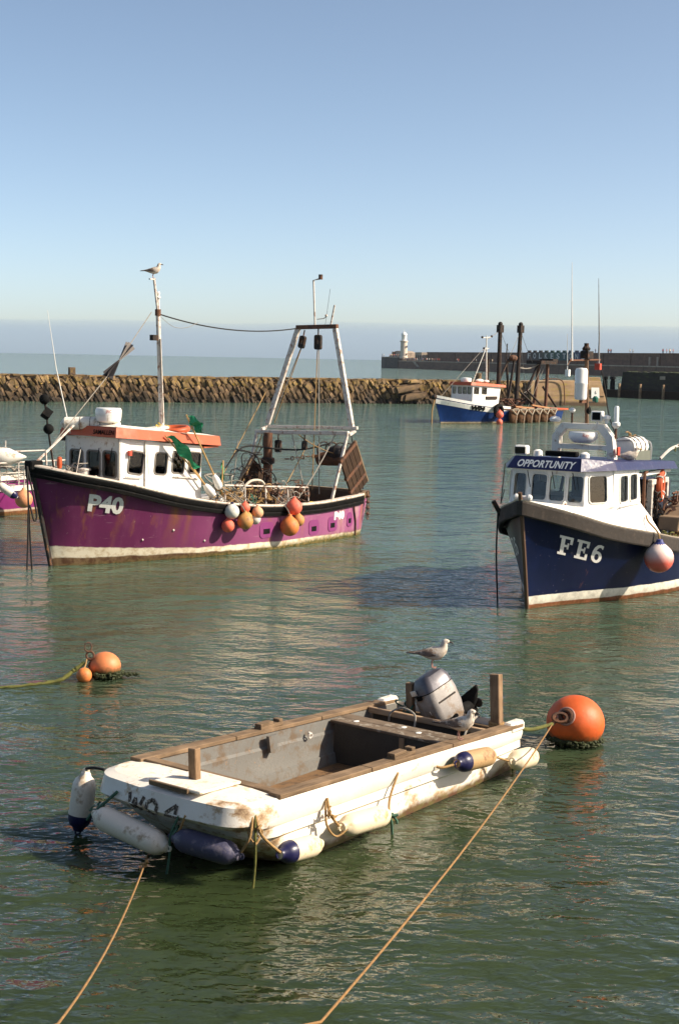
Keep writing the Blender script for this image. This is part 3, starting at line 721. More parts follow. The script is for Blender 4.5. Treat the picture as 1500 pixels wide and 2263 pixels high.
MB().loft([[V(-.47, y, z) for y, z in ((-1.33,1.02),(-1.33,1.23),(1.33,1.23),(1.33,1.02))], [V(-.33, y, z) for y, z in ((-1.33,1.02),(-1.33,1.23),(1.33,1.23),(1.33,1.02))]]).obj('transom_rail', MT['wood'], pb)
zdk = lambda x, zs: (.62 if x < 6.1 else zs-.22)
ph.deck(zdk, x1=6.2).obj('deck', mat('work_deck', (.12,.09,.06), .85, var=.3), pb)
ph.deck(lambda x, zs: zs-.12, x0=6.0).obj('foredeck', mat('grey_deck_paint', (.36,.33,.28), .8), pb)
ph.bulwark(lambda x, zs: zdk(x, zs), x1=6.3).obj('bulwark_lining', mat('bulwark_lining_paint', (.10,.06,.035), .8, var=.3, dirt=(.05,.035,.025), damt=.4), pb)
MB().beam((10.82,0,2.46),(10.19,0,-.2), .10, .09, (0,1,0)).obj('stem_post', mat('black_stem', (.015,.013,.012), .5, dirt=(.2,.09,.04), damt=.2), pb, bevel=.02)
MB().box(10.55,10.92,-.13,.13,2.3,2.52).obj('stem_head', MT['black'], pb, bevel=.03)
ph.text('P40', 9.80, 1.33, .42, .80, slope=.15, bold=.018, shear=-.1, lift=.024).obj('registration_number', mat('hull_lettering', (.68,.66,.62), .6), pb)
ph.text('P40', 1.55, .55, .24, .5, slope=.0, bold=.014, lift=.012).obj('registration_number', MT['white'], pb)
pxs = mat('fresh_purple_patch', (.2,.03,.14), .5)
for x, z, w_ in ((4.5,.50,.24), (2.5,.40,.21), (1.62,.42,.2), (.74,.47,.13)):
    y0 = ph.y(x, z); t_ = V(.5, ph.y(x+.25, z) - ph.y(x-.25, z), 0).normalized(); nn = V(-t_.y, t_.x, 0)
    o = MB().plate(rrect(-w_-.02, -.17, w_+.02, .24, .12), [], .02, V(x, y0, z) + nn*.012, -t_, V(0,0,1)).obj('scupper', pxs, pb)
    MB().plate([(-w_/2,-.065),(w_/2,-.065),(w_/2,.065),(-w_/2,.065)], [], .012, V(x, y0, z) + nn*.02, -t_, V(0,0,1)).obj('scupper_opening', MT['black'], o)
mb = MB(); mb.tube(smooth_path([(.62, ph.y(.62,1.0)+.05, 1.02), (.52, ph.y(.52,.7)+.03, .72), (.42, ph.y(.42,.4)+.03, .42), (.40, ph.y(.40,.1)+.03, .02)]), .022, 6); mb.obj('hull_hose', MT['rust'], pb, smooth=True)
for x, z in ((7.55,.75),(8.3,.55),(6.6,.42)):
    y0 = ph.y(x, z); MB().ball((x, y0, z), .03, 8, 6).obj('hull_fitting', MT['galv'], pb)
MB().box(-.36,-.30,-1.28,1.28,.6,1.16).obj('transom_lining', bpy.data.materials['bulwark_lining_paint'], pb)
# wheelhouse
WW = MT['white']; GK = MT['gasket']; GL = MT['glass']
zt = lambda x: 2.745 + (x-6.18)*.095
fx, ax, hw = 8.95, 6.18, .95
def fz(x): return interp([(6,1.25),(6.2,1.28),(7.6,1.5),(9,1.85)], x)
# front, port, starboard, aft
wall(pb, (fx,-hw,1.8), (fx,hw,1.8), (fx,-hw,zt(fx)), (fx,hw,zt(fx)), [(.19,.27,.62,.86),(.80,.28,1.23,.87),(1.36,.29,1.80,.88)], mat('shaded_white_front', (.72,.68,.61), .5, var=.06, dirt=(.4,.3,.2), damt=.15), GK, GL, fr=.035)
wall(pb, (fx,hw,1.8), (8.12,hw,1.66), (fx,hw,zt(fx)), (8.12,hw,zt(8.12)), [(.2,.44,.67,.96)], WW, GK, GL, fr=.03)
hw2 = hw+.035
wall(pb, (8.12,hw2,1.5), (ax,hw2,1.28), (8.12,hw2,zt(8.12)), (ax,hw2,zt(ax)), [(.22,.66,.62,1.17),(.82,.73,1.22,1.24),(1.40,.76,1.80,1.27)], WW, GK, GL, fr=.026)
wall(pb, (8.12,-hw,1.6), (fx,-hw,1.8), (8.12,-hw,zt(8.12)), (fx,-hw,zt(fx)), [(.2,.44,.67,.96)], WW, GK, GL)
wall(pb, (ax,-hw2,1.2), (8.12,-hw2,1.5), (ax,-hw2,zt(ax)), (8.12,-hw2,zt(8.12)), [(.15,.72,.55,1.24),(.72,.64,1.12,1.17),(1.32,.55,1.72,1.08)], WW, GK, GL)
wall(pb, (ax+.02,hw,1.2), (ax+.02,-hw,1.2), (ax+.02,hw,zt(ax)), (ax+.02,-hw,zt(ax)), [(.12,.75,.62,1.35),(1.28,.75,1.78,1.35)], WW, GK, GL)
MB().box(6.2,8.9,-.9,.9,1.4,1.46).obj('cabin_floor', MT['interior'], pb)
MB().box(8.35,8.9,-.88,.3,1.46,2.12).obj('dash_console', MT['interior'], pb, bevel=.03)
mb = MB(); mb.torus((8.2,-.25,2.2), .2, .018, Matrix.Rotation(R(70),4,'Y')); mb.obj('steering_wheel', MT['wood_dark'], pb)
mb = MB(); mb.box(6.9,7.35,-.3,.2,1.46,2.0); mb.box(6.85,6.95,-.3,.2,2.0,2.5); mb.obj('helm_seat', MT['interior'], pb, bevel=.03)
MB().box(8.5,8.8,.35,.8,1.46,2.25).obj('radio_locker', MT['interior'], pb)
# roof with orange fascia
def rz(x): return interp([(5.55,2.78),(6.2,2.84),(9.1,3.09)], x)
plan = [(9.12,-.97),(9.12,1.02),(8.5,1.12),(5.6,1.12),(5.6,-1.12),(8.5,-1.12)]
ri = [(x*.985+.09, y*.93) for x, y in plan]
mb = MB(); lo = [V(x, y, rz(x)-.05) for x, y in plan]; hi = [V(x-(.06 if x > 9 else 0), y*.95, rz(x)+.19) for x, y in plan]
mb.loft([lo, hi]); mb.obj('roof_fascia', MT['orange'], pb)
mb = MB(); mb.loft([[V(x-.12 if x > 9 else x+ (.06 if x < 6 else 0), y*.91, rz(x)+.195) for x, y in plan], [V(x-.4 if x > 9 else x+(.2 if x < 6 else 0), y*.7, rz(x)+.235) for x, y in plan]]); mb.obj('roof', MT['white_worn'], pb)
MB().box(5.62,6.15,-1.05,1.05,2.69,2.735).obj('roof_overhang', mat('red_overhang', (.42,.09,.03), .6), pb)
text_on('SAMALLEN', .15, (9.09,.22,rz(9.1)+.0), V(0,1,0), V(-.2,0,1).normalized(), width=.72, lift=.03, bold=.004).obj('boat_name', MT['black'], pb)
MB().box(8.62,8.7,.98,1.05,2.6,2.72).obj('side_lamp', MT['red'], pb)
mb = MB(); mb.box(8.62,8.9,-1.2,-1.02,2.86,3.14); mb.obj('side_light_box', MT['dark'], pb)
for y_, z_ in ((-.35,2.62),(.3,2.64),(.75,2.66)): MB().tube([(8.99,y_,z_+.12),(9.0,y_-.06,z_-.2)], .010, 5).obj('wiper', MT['black'], pb)
mb = MB(); mb.tube([(8.97,.93,2.05),(8.97,.99,2.05)], .012, 5); mb.tube([(7.2,1.02,2.02),(6.3,1.02,1.92)], .016, 6); mb.tube([(8.8,1.0,2.1),(8.25,1.0,2.04)], .016, 6); mb.obj('grab_rail', MT['galv'], pb)
mb = MB(); mb.box(8.118,8.135,.948,1.0,1.62,2.9); mb.obj('panel_edge', MT['white_worn'], pb)
# radar and roof gear
MB().tube([(8.69,.3,3.2),(8.69,.3,3.36)], .11, 10).obj('radar_pedestal', MT['white'], pb)
rad = MB().lathe([(.2,3.36),(.29,3.4),(.31,3.5),(.31,3.55)], 20, Matrix.Translation((8.69,.3,0))).obj('radar_scanner', MT['white'], pb, smooth=True)
MB().lathe([(.312,3.555),(.315,3.66),(.29,3.71),(.01,3.72)], 20, Matrix.Translation((8.69,.3,0))).obj('radar_dome', MT['white_clean'], rad, smooth=True)
vs, fs = text_mesh('JRC', .10); mb = MB(); mb.add([V(8.69 + .318*math.cos(.9 + (v.x-.1)*2.9), .3 + .318*math.sin(.9 + (v.x-.1)*2.9), 3.58 + v.y) for v in vs], fs); mb.obj('maker_letters', MT['red'], rad)
bun = thing('wrapped_bundle', 'white wrapped bundle with dark straps on the orange edged wheelhouse roof', 'bundle', PF @ Matrix.Translation((8.85,-.15,3.27)))
mb = MB(); mb.tube([(.5,-.5,.02),(.44,-.42,.05),(.1,.0,.06),(-.34,.52,.06),(-.4,.6,.03)], [.05,.15,.16,.15,.05], 12); mb.obj('cover', MT['white_worn'], bun, smooth=True)
for k in (.3, .5, .7):
    c = V(.44,-.42,.05).lerp(V(-.34,.52,.06), k); mb = MB(); mb.torus(c, .16, .012, V(-.78,.94,0).to_track_quat('Z','Y').to_matrix().to_4x4(), 16, 5); mb.obj('strap', MT['flag_grey'], bun)
lb = MB(); lb.torus((0,0,0), .36, .075, None, 28, 10); lb = lb.obj('lifebuoy', MT['orange'], smooth=True); lb.matrix_world = PF @ Matrix.Translation((6.75,.55,3.15)) @ Matrix.Rotation(R(6),4,'Y')
tag(lb, 'weathered orange lifebuoy lying flat on the wheelhouse roof near the mast', 'lifebuoy')
pl = MB(); pl.boxm((1.3,.3,.08), Matrix.Translation((0,0,0))); plo = pl.obj('roof_board', MT['white_worn'], bevel=.02); plo.matrix_world = PF @ Matrix.Translation((7.7,.6,3.17)) @ Matrix.Rotation(R(5),4,'Y')
tag(plo, 'white board lashed flat on the wheelhouse roof between radar and lifebuoy', 'board')
rl = tangle(4, (0,0,.02), (.2,.16,.05), .014, 4).obj('rope_lashing', mat('yellow_rope', (.55,.38,.06), .8)); rl.matrix_world = PF @ Matrix.Translation((7.35,.75,3.26)); tag(rl, 'yellow rope lashing on the wheelhouse roof beside the lifebuoy', 'rope')
# mast
mb = MB(); mb.tube([(6.6,0,2.9),(6.6,0,3.35),(6.76,0,6.1)], [.07,.068,.055], 10); mb.obj('mast', MT['galv'], pb, smooth=True)
mb = MB(); mb.tube([(6.76,0,6.05),(6.90,0,6.9)], .032, 8); mb.box(6.87,7.05,-.03,.03,6.86,6.89); mb.obj('topmast', MT['galv'], pb)
mb = MB(); mb.tube([(6.72,.02,6.0),(6.76,.02,6.42)], .022, 6); mb.lathe([(.04,0),(.055,.02),(.055,.05),(.035,.06),(.04,.12),(.05,.13),(.03,.17),(.005,.18)], 10, Matrix.Translation((6.76,.02,6.40))); mb.obj('mast_light', MT['white'], pb)
MB().lathe([(.075,0),(.075,.16)], 10, Matrix.Translation((6.755,0,5.98))).obj('mast_band', MT['rust'], pb)
mb = MB(); mb.box(6.80,6.98,-.06,.06,5.36,5.5); mb.obj('mast_lamp', MT['dark'], pb)
mb = MB(); mb.tube([(6.64,.09,3.3),(6.74,.07,5.4)], .018, 5); mb.obj('cable_conduit', MT['rope_grey'], pb)
# forestay with black diamond shapes, whip aerials
mb = MB(); mb.tube([(10.62,0,2.45),(8.2,0,4.70),(6.98,0,6.06)], .012, 5); mb.obj('forestay', MT['rope_grey'], pb)
mb = MB(); mb.tube([(10.66,.03,2.5),(9.55,.03,3.3)], .03, 6); mb.obj('stay_spar', MT['galv'], pb)
def cone_flag(p, d, L, w_, m, name):
    d = Vector(d).normalized(); s_ = d.cross(V(0,1,0)).normalized(); mb = MB()
    a = Vector(p); b = a + d*L
    for ang in (20, 80, 140):
        q = Matrix.Rotation(R(ang), 3, d) @ s_
        mb.add([a + q*.02, a - q*.02, b - q*w_ - d*.03, b + q*w_, b + d*.02], [(0,1,2,4,3)])
    mb.v += [tuple(Vector(v) + V(.0,.004,0)) for v in mb.v]; n0 = len(mb.v)//2; mb.f += [[i+n0 for i in reversed(f)] for f in mb.f]; mb.mi += mb.mi[:]
    return mb.obj(name, m, pb, fix=False)
c = V(8.05,0,4.87); d = V(6.98-10.62, 0, 6.06-2.45).normalized()
cone_flag(c, d, .52, .14, MT['flag_grey'], 'day_shape_cone'); cone_flag(c - d*.02, -d, .55, .15, MT['flag_black'], 'day_shape_cone')
MB().tube([(9.09,-.6,3.05),(9.54,-.6,4.63),(9.8,-.6,6.0)], [.018,.012,.005], 6).obj('whip_aerial', MT['white'], pb)
mb = MB(); mb.tube([(9.95,-.2,2.2),(10.14,-.2,3.25),(10.24,-.2,3.95)], .025, 6); mb.obj('bow_staff', MT['dark'], pb)
for x, z in ((10.24,3.92),(10.12,3.22)): MB().ball((x,-.2,z), .125, 14, 10).obj('day_shape_ball', MT['black'], pb, smooth=True)
MB().boxm((.2,.2,.2), Matrix.Translation((10.17,-.2,3.58)) @ Matrix.Rotation(R(45),4,'Y') @ Matrix.Rotation(R(35),4,'X')).obj('day_shape_diamond', MT['black'], pb)
# foredeck gear
mb = MB(); mb.lathe([(.13,0),(.13,.22),(.16,.24),(.16,.28),(.02,.3)], 12, Matrix.Translation((9.35,.15,2.0))); mb.obj('bollard_cap', MT['galv'], pb)
for x, y, nm in ((10.05,.1,'orange'),(9.7,-.3,'orange')):
    o = MB().lathe([(.005,-.13),(.05,-.11),(.065,0),(.05,.11),(.005,.13)], 10).obj('net_float', MT['orange'], smooth=True); o.matrix_world = PF @ Matrix.Translation((x,y,2.42)); tag(o, 'small orange net float hanging at the bow of the purple P40 boat', 'float', 'orange floats at the bow')
o = tangle(9, (0,0,.12), (.34,.3,.17), .017, 21).obj('mooring_tangle', MT['rope_grey']); o.matrix_world = PF @ Matrix.Translation((9.6,.0,2.12)); tag(o, 'heap of grey mooring rope on the foredeck of the purple P40 boat', 'rope')
mb = MB(); mb.tube([(9.75,.35,2.2),(9.62,.35,2.75)], .012, 5); mb.tube([(10.4,.05,2.4),(10.42,.05,2.75)], .025, 6); mb.obj('pulpit_stanchions', MT['galv'], pb)
mb = MB(); mb.torus((9.42,.62,2.02), .10, .03, Matrix.Rotation(R(75),4,'X')@Matrix.Rotation(R(20),4,'Y'), 16, 6); mb.ball((9.42,.62,2.02), .04, 8, 6); mb.obj('fairlead_roller', MT['galv'], pb)
# aft gantry: two frames and the tall A
G = MT['galv']
for y, s_ in ((1.62,1),(-1.72,-1)):
    MB().beam((1.0,y,2.92 if s_ > 0 else 2.84),(1.72,y-.06*s_,.7), .075, .075, (0,1,0)).obj('gantry_leg', G, pb, bevel=.01)
MB().beam((1.0,-1.76,2.83),(1.0,1.66,2.94), .11, .11).obj('gantry_crossbar', G, pb, bevel=.012)
MB().beam((.72,-1.6,2.98),(.72,1.75,3.08), .09, .09).obj('gantry_crossbar', G, pb, bevel=.012)
for y in (-1.55, 1.66): MB().beam((.98,y,2.9),(.72,y,3.0), .08, .08).obj('gantry_link', G, pb)
for s_ in (-1, 1): MB().beam((.72,1.56*s_,3.06),(.45,.68*s_,5.84), .15, .10, (1,0,0)).obj('a_frame_leg', G, pb, bevel=.012)
MB().beam((.45,-.73,5.87),(.45,.76,5.90), .12, .12).obj('a_frame_head', MT['rust'], pb, bevel=.01)
mb = MB(); mb.tube([(.45,-.06,5.93),(.45,-.14,7.2),(.45,.08,7.24)], .026, 6); mb.obj('pole_aerial', G, pb)
MB().lathe([(.06,0),(.06,.14)], 8, Matrix.Translation((.45,.12,7.22))).obj('masthead_lamp', MT['rust'], pb)
mb = MB(); mb.tube([(.45,.52,5.95),(.42,.62,6.5)], .026, 6); mb.obj('stub_aerial', G, pb)
mb = MB(); mb.tube([(.45,.32,5.95),(.43,.46,6.95)], .006, 4); mb.obj('thin_aerial', MT['dark'], pb)
mb = MB(); mb.tube([(.45,.02,6.1),(.45,.25,6.12),(.45,.34,6.16)], .014, 5); mb.ball((.45,.35,6.2), .04, 8, 6); mb.obj('lamp_bracket', G, pb)
def block(p, L, parent, tilt=0, name='pulley_block'):
    m = Matrix.Translation(p) @ Matrix.Rotation(R(tilt), 4, 'X')
    o = MB(); o.plate(rrect(-.1*L/.36, -L/2, .1*L/.36, L/2, .06), [rrect(-.03, -.06, .03, .1, .02)], .09, m @ V(.045,0,0), m.to_3x3() @ V(0,1,0), m.to_3x3() @ V(0,0,1)); o = o.obj(name, MT['dark'], parent)
    MB().tube([m @ V(0,0,L/2), m @ V(0,0,L/2+.17)], .02, 6).obj('shackle', MT['rust'], o); return o
block(V(.45,.07,5.45), .42, pb); block(V(.45,-.52,5.45), .36, pb, -14)
block(V(1.0,-.9,2.45), .36, pb); block(V(1.02,.1,2.52), .26, pb); block(V(1.0,-1.35,2.55), .38, pb)
for i, (a, b_) in enumerate((((.45,.05,5.25),(1.2,.55,1.3)), ((.45,.10,5.25),(1.25,.85,1.2)), ((.45,-.55,5.27),(.72,-1.3,3.1)), ((.45,-.57,5.27),(.72,-1.42,3.1)), ((.72,-1.5,4.2),(3.4,-1.1,1.35)), ((1.0,-.4,2.85),(1.9,.9,1.2)), ((1.0,.1,2.4),(2.9,.75,1.15)))):
    MB().tube([a, b_], .014, 5).obj('wire_rope', MT['rope_grey'] if i % 2 else MT['rope_tan'], pb)
MB().tube(sag((6.76,0,6.03), (.6,-.64,5.83), .22, 22), .018, 5).obj('aerial_cable', MT['rope_black'], pb)
MB().tube(smooth_path([(6.7,0,5.98),(6.2,0,5.72),(5.7,0,5.72),(5.3,0,5.86)]), .006, 4).obj('slack_line', MT['rope_grey'], pb)
MB().tube([(1.45,-.9,.65),(1.45,-.9,2.85)], .13, 12).obj('winch_post', MT['rust'], pb, smooth=True)
MB().lathe([(.14,0),(.2,.03),(.2,.16),(.14,.2)], 14, Matrix.Translation((1.45,-.9,1.95))).obj('post_collar', MT['dark'], pb)
MB().tube(smooth_path([(3.0,-1.1,1.9),(2.6,-1.0,2.38),(2.2,-.9,2.5),(1.6,-.6,2.42),(1.0,.0,2.4),(.3,.55,2.6)]), .025, 6).obj('hydraulic_hose', MT['rope_black'], pb)
MB().tube(smooth_path([(2.7,-1.0,2.42),(2.2,-.7,2.25),(2.05,-.6,1.75)]), .025, 6).obj('hydraulic_hose', MT['rope_black'], pb)
mb = MB()
for k in range(6): mb.torus((1.25-.09*k, -.35+.12*k, 2.12+.02*k), .05, .016, Matrix.Rotation(R(90*(k % 2)),4,'X'), 10, 5, (1.4,1,1))
mb.beam((.75,.25,2.2),(.55,.5,2.32), .1, .07); mb.obj('chain_sling', MT['rust'], pb)
# net drum with hoops
drum = thing('cod_end_hopper', 'dark rusty drum with bent hoops hanging under the trawl gantry', 'drum', PF @ Matrix.Translation((.35,.55,2.1)))
mb = MB(); mb.tube([(-.15,-.62,0),(-.15,-.55,0),(-.15,.5,.04),(-.15,.57,.04)], [.12,.19,.19,.12], 14); mb.obj('drum', MT['rust'], drum, smooth=True)
for k in (-.45,-.15,.15,.42): MB().tube(smooth_path([(.05,k,.1),(.07,k,.38),(-.1,k+.06,.5),(-.3,k+.1,.42),(-.36,k+.1,.1)]), .022, 6).obj('hoop', MT['dark'], drum)
MB().ball((-.15,.1,.2), .26, 12, 8, (.9,1.5,.85)).obj('net_roll', MT['flag_black'], drum)
# trawl doors
def trawl_door(m, w_, h_, label):
    t = thing('trawl_door', label, 'trawl door', m)
    n_ = 4
    for i in range(n_): MB().box(-w_/2+w_*i/n_+.004, -w_/2+w_*(i+1)/n_-.004, -.03, .03, -h_/2, h_/2).obj('plank', MT['wood_dark'], t, bevel=.008)
    for z in (-h_*.3, .02, h_*.46): MB().box(-w_/2-.01, w_/2+.01, -.045, .045, z-.05, z+.05).obj('iron_strap', MT['rust'], t)
    MB().box(w_/2+.004, w_/2+.05, -.04, .04, -h_/2, h_/2).obj('edge_rail', MT['wood'], t)
    return t
trawl_door(PF @ Matrix.Translation((.58,1.53,1.86)) @ Matrix.Rotation(R(180),4,'Z') @ Matrix.Rotation(R(-37),4,'Y') @ Matrix.Rotation(R(8),4,'X'), .82, 1.5, 'brown plank trawl door with iron straps leaning at the stern of P40')
trawl_door(PF @ Matrix.Translation((1.75,-1.25,1.45)) @ Matrix.Rotation(R(-38),4,'Y'), .8, 1.05, 'brown trawl door lying at the winch post of P40')
mb = MB()
for k in range(9): mb.torus((-.1,1.46,1.2-.085*k), .05, .016, Matrix.Rotation(R(90),4,'X') @ Matrix.Rotation(R(90*(k % 2)),4,'X'), 10, 5, (1,1.4,1))
o = mb.obj('rusty_chain', MT['rust']); o.matrix_world = PF @ Matrix.Translation((-.12,.0,-.02)); tag(o, 'short rusty chain hanging over the stern rail of P40', 'chain')
# rail along the working deck with hung gear
mb = MB(); mb.tube([(5.75,1.42,1.35),(5.75,1.40,1.75),(2.45,1.42,1.5),(2.45,1.45,1.1)], .022, 6); mb.obj('deck_rail', MT['galv'], pb)
for x in (5.0, 4.2, 3.3): MB().tube([(x,1.45,1.1),(x,1.41,1.5+.075*(x-2.45))], .02, 6).obj('rail_stanchion', MT['galv'], pb)
MB().tube(smooth_path([(4.9,1.2,1.55),(4.6,1.25,1.78),(4.2,1.3,1.75),(4.05,1.32,1.45)]), .035, 7).obj('pump_pipe', mat('cream_pipe', (.55,.48,.38), .5), pb, smooth=True)
for i, (x, n2, mk) in enumerate(((5.5,14,'rope_tan'),(5.0,12,'rope_grey'),(4.2,12,'rope_tan'),(3.2,14,'rope_grey'),(2.8,12,'rust'))):
    o = tangle(n2, (0,0,0), (.3,.16,.3), .014, 40+i, 6).obj('rope_coil', MT[mk]); o.matrix_world = PF @ Matrix.Translation((x,1.36,1.42))
    tag(o, ['tan rope tangle hung on the P40 rail beside the dan buoys', 'grey rope tangle on the P40 rail above the coral fender', 'tan rope tangle amidships on the P40 rail', 'grey netting hung on the P40 rail above the big orange fender', 'rust brown twine hung at the aft end of the P40 rail'][i], 'rope')
mb = MB(); mb.box(3.6,4.6,.3,.9,.62,1.2); mb.box(3.5,4.7,.25,.95,1.2,1.25); mb.obj('sorting_table', MT['wood'], pb)
mb = MB(); mb.box(4.8,5.7,-.8,.3,.62,1.35); mb.obj('engine_casing', MT['grey'], pb, bevel=.03)
mb = MB(); mb.tube([(2.4,-.5,1.05),(2.4,.35,1.05)], [.22,.22], 14); mb.box(2.2,2.6,-.6,-.5,.62,1.3); mb.box(2.2,2.6,.35,.45,.62,1.3); mb.obj('trawl_winch', MT['rust'], pb)
o = MB().ball((0,0,0), .2, 12, 8, (1.3,1,.6)).obj('yellow_oilskin', MT['yellow'], smooth=True); o.matrix_world = PF @ Matrix.Translation((2.0,1.15,.95)); tag(o, 'crumpled yellow oilskin on the working deck of P40', 'oilskin')
o = tangle(26, (0,0,.1), (.75,.5,.28), .02, 77, 6).obj('net_heap', MT['rope_tan']); o.matrix_world = PF @ Matrix.Translation((4.6,.7,1.15)); tag(o, 'heap of tan fishing net on the working deck of P40', 'net')
for i, (x, y, z, e, mk, lab) in enumerate(((5.3,.9,1.5,(.35,.4,.45),'rope_grey','grey rope pile just behind the dan buoys on P40'), (3.9,1.0,1.35,(.5,.35,.3),'dark','dark wire tangle amidships on P40'), (3.0,.6,1.25,(.45,.5,.3),'rust','rusty chain and wire heap near the P40 winch'), (2.2,-.6,1.7,(.3,.4,.6),'dark','dark wire tangle beside the P40 winch post'), (5.0,1.5,1.28,(.5,.07,.2),'rope_green','green twine loops over the P40 rail'))):
    o = tangle(16, (0,0,0), e, .015, 300+i, 6).obj('gear_tangle', MT[mk]); o.matrix_world = PF @ Matrix.Translation((x,y,z)); tag(o, lab, 'gear')
for i, (a, b_) in enumerate((((1.0,-1.5,2.8),(2.6,-1.0,1.2)), ((1.0,-1.2,2.8),(3.4,-.6,1.3)), ((1.0,1.2,2.9),(2.6,1.3,1.3)), ((1.0,-.2,2.85),(.4,.7,2.3)), ((.72,1.5,3.0),(-.2,1.3,1.3)), ((2.2,-1.55,1.4),(1.9,-1.65,2.6)))):
    MB().tube(sag(a, b_, .08, 8), .016, 5).obj('deck_line', MT[('rope_tan','rope_black','rope_grey')[i % 3]], pb)
# steel strop tangle on the starboard gantry leg
o = tangle(9, (0,0,0), (.22,.2,.75), .016, 12, 6).obj('strop_bundle', MT['rope_grey']); o.matrix_world = PF @ Matrix.Translation((1.75,-1.6,1.9)) @ Matrix.Rotation(R(-14),4,'Y'); tag(o, 'bundle of grey strops tied to the P40 gantry leg', 'rope')
# dan buoys with green flags
def dan(p0, p1, fl, label, flagk):
    a, b = Vector(p0), Vector(p1); t = thing('dan_buoy', label, 'dan buoy', PF @ aim(a, b)); L = (b-a).length
    MB().tube([(0,0,-.25),(0,0,L)], .02, 6).obj('pole', MT['bamboo'], t)
    MB().lathe([(.03,.0),(.08,.03),(.1,.12),(.09,.3),(.06,.4),(.025,.44)], 12, Matrix.Translation((0,0,fl))).obj('float', MT['white'], t, smooth=True)
    if flagk:
        rg = random.Random(int(L*100)); n_ = 7; mb = MB(); rows = []
        for i in range(n_+1):
            z = L - .04 - flagk*i/n_; w_ = .34*(1-.55*i/n_) + rg.uniform(-.03,.03)
            rows.append([V(.02 + w_*j/4*.75, .06*math.sin(i*1.3+j*1.1) + .03*j, z - .12*j/4 - .05*(j/4)**2) for j in range(5)])
        mb.loft(rows, closed=False); mb.loft([[p + V(0,.004,0) for p in r] for r in rows], closed=False); mb.obj('flag', MT['net_green'], t, fix=False)
    return t
dan((5.85,1.25,1.8), (6.95,1.2,3.55), -.18, 'bamboo dan buoy leaning aft with small green flag at its tip', .42)
dan((6.08,1.2,1.62), (7.62,1.15,3.05), -.2, 'bamboo dan buoy leaning against the white wheelhouse with long green flag', 1.15)
dan((6.02,1.12,1.6), (7.1,1.1,2.75), -.2, 'second bamboo dan buoy beside the long green flag with no float showing', 0)
dan((5.62,1.15,1.1), (5.6,1.2,2.36), -.1, 'upright dan buoy with tightly furled green flag beside the wheelhouse', .75)
# fenders over the side
def hang_ball(x, z, r, mk, label, out=0., up=None):
    y = max(ph.y(x, max(z-.05,.05)) or 1.7, (ph.y(x, z+.1) or 1.7)) + r + .02 + out
    t = thing('ball_fender', label, 'fender', PF @ Matrix.Translation((x, y, z)), 'ball fenders on the purple boat')
    pear(r, None).obj('ball', MT[mk], t, smooth=True); MB().lathe([(r*.36, r*.99),(r*.22,r*1.15),(r*.19,r*1.31),(.004,r*1.32)], 12).obj('eye', MT['navy'] if mk == 'ball_white' else MT[mk], t)
    zt_ = ph_z(x) + .06 - z
    MB().tube(smooth_path([(0,0,r*1.2), (rng.uniform(-.02,.02), -.08, (r*1.2+zt_)/2), (0, -(y-1.72), zt_+.02), (.05, -(y-1.45), zt_+.2)], 4), .012, 5).obj('lanyard', MT['rope_grey'], t)
    return t
def ph_z(x): return interp([(r[0], r[2]) for r in ph.st], x)
hang_ball(6.03, 1.14, .185, 'ball_white', 'pale white pear fender on the purple boat above the red orange ball')
hang_ball(6.1, .78, .165, 'ball_coral', 'red orange ball fender hanging lowest in the bunch on the purple boat')
hang_ball(5.62, .87, .205, 'ball_ochre', 'ochre stained ball fender in the bunch on the purple boat', .06)
hang_ball(5.5, 1.2, .13, 'ball_coral', 'small coral ball fender at the top of the bunch on the purple boat')
hang_ball(5.1, 1.05, .15, 'ball_peach', 'peach coloured ball fender at the aft end of the bunch on the purple boat', .04)
hang_ball(5.12, .88, .14, 'ball_white', 'grubby white ball fender half hidden behind the peach one on the purple boat')
hang_ball(5.38, .95, .12, 'ball_ochre', 'dull ochre ball fender tucked in the middle of the bunch on the purple boat')
hang_ball(3.91, .60, .25, 'ball_orange', 'biggest orange ball fender hanging amidships on the purple boat', .02)
hang_ball(3.66, 1.09, .21, 'ball_coral', 'bright coral ball fender above the biggest orange one on the purple boat')
hang_ball(3.42, .72, .165, 'ball_ochre', 'small brownish ball fender behind the biggest orange one on the purple boat')
# bow lines down to the water
for i, (pts, lab) in enumerate((([(10.72,.08,2.4),(10.68,.1,1.2),(10.62,.12,.0),(10.6,.12,-.3)], 'black bow line hanging from the purple boat straight down into the water'), ([(10.7,.06,2.4),(10.55,.2,1.35),(10.62,.2,1.15),(10.7,.12,1.5),(10.72,.1,.6),(10.78,.12,-.3)], 'black bow line with a loose loop hanging from the purple boat'))):
    rope('bow_line', smooth_path([PF @ (V(.28,0,0)+Vector(p)) for p in pts]), .022, MT['rope_black'], lab)
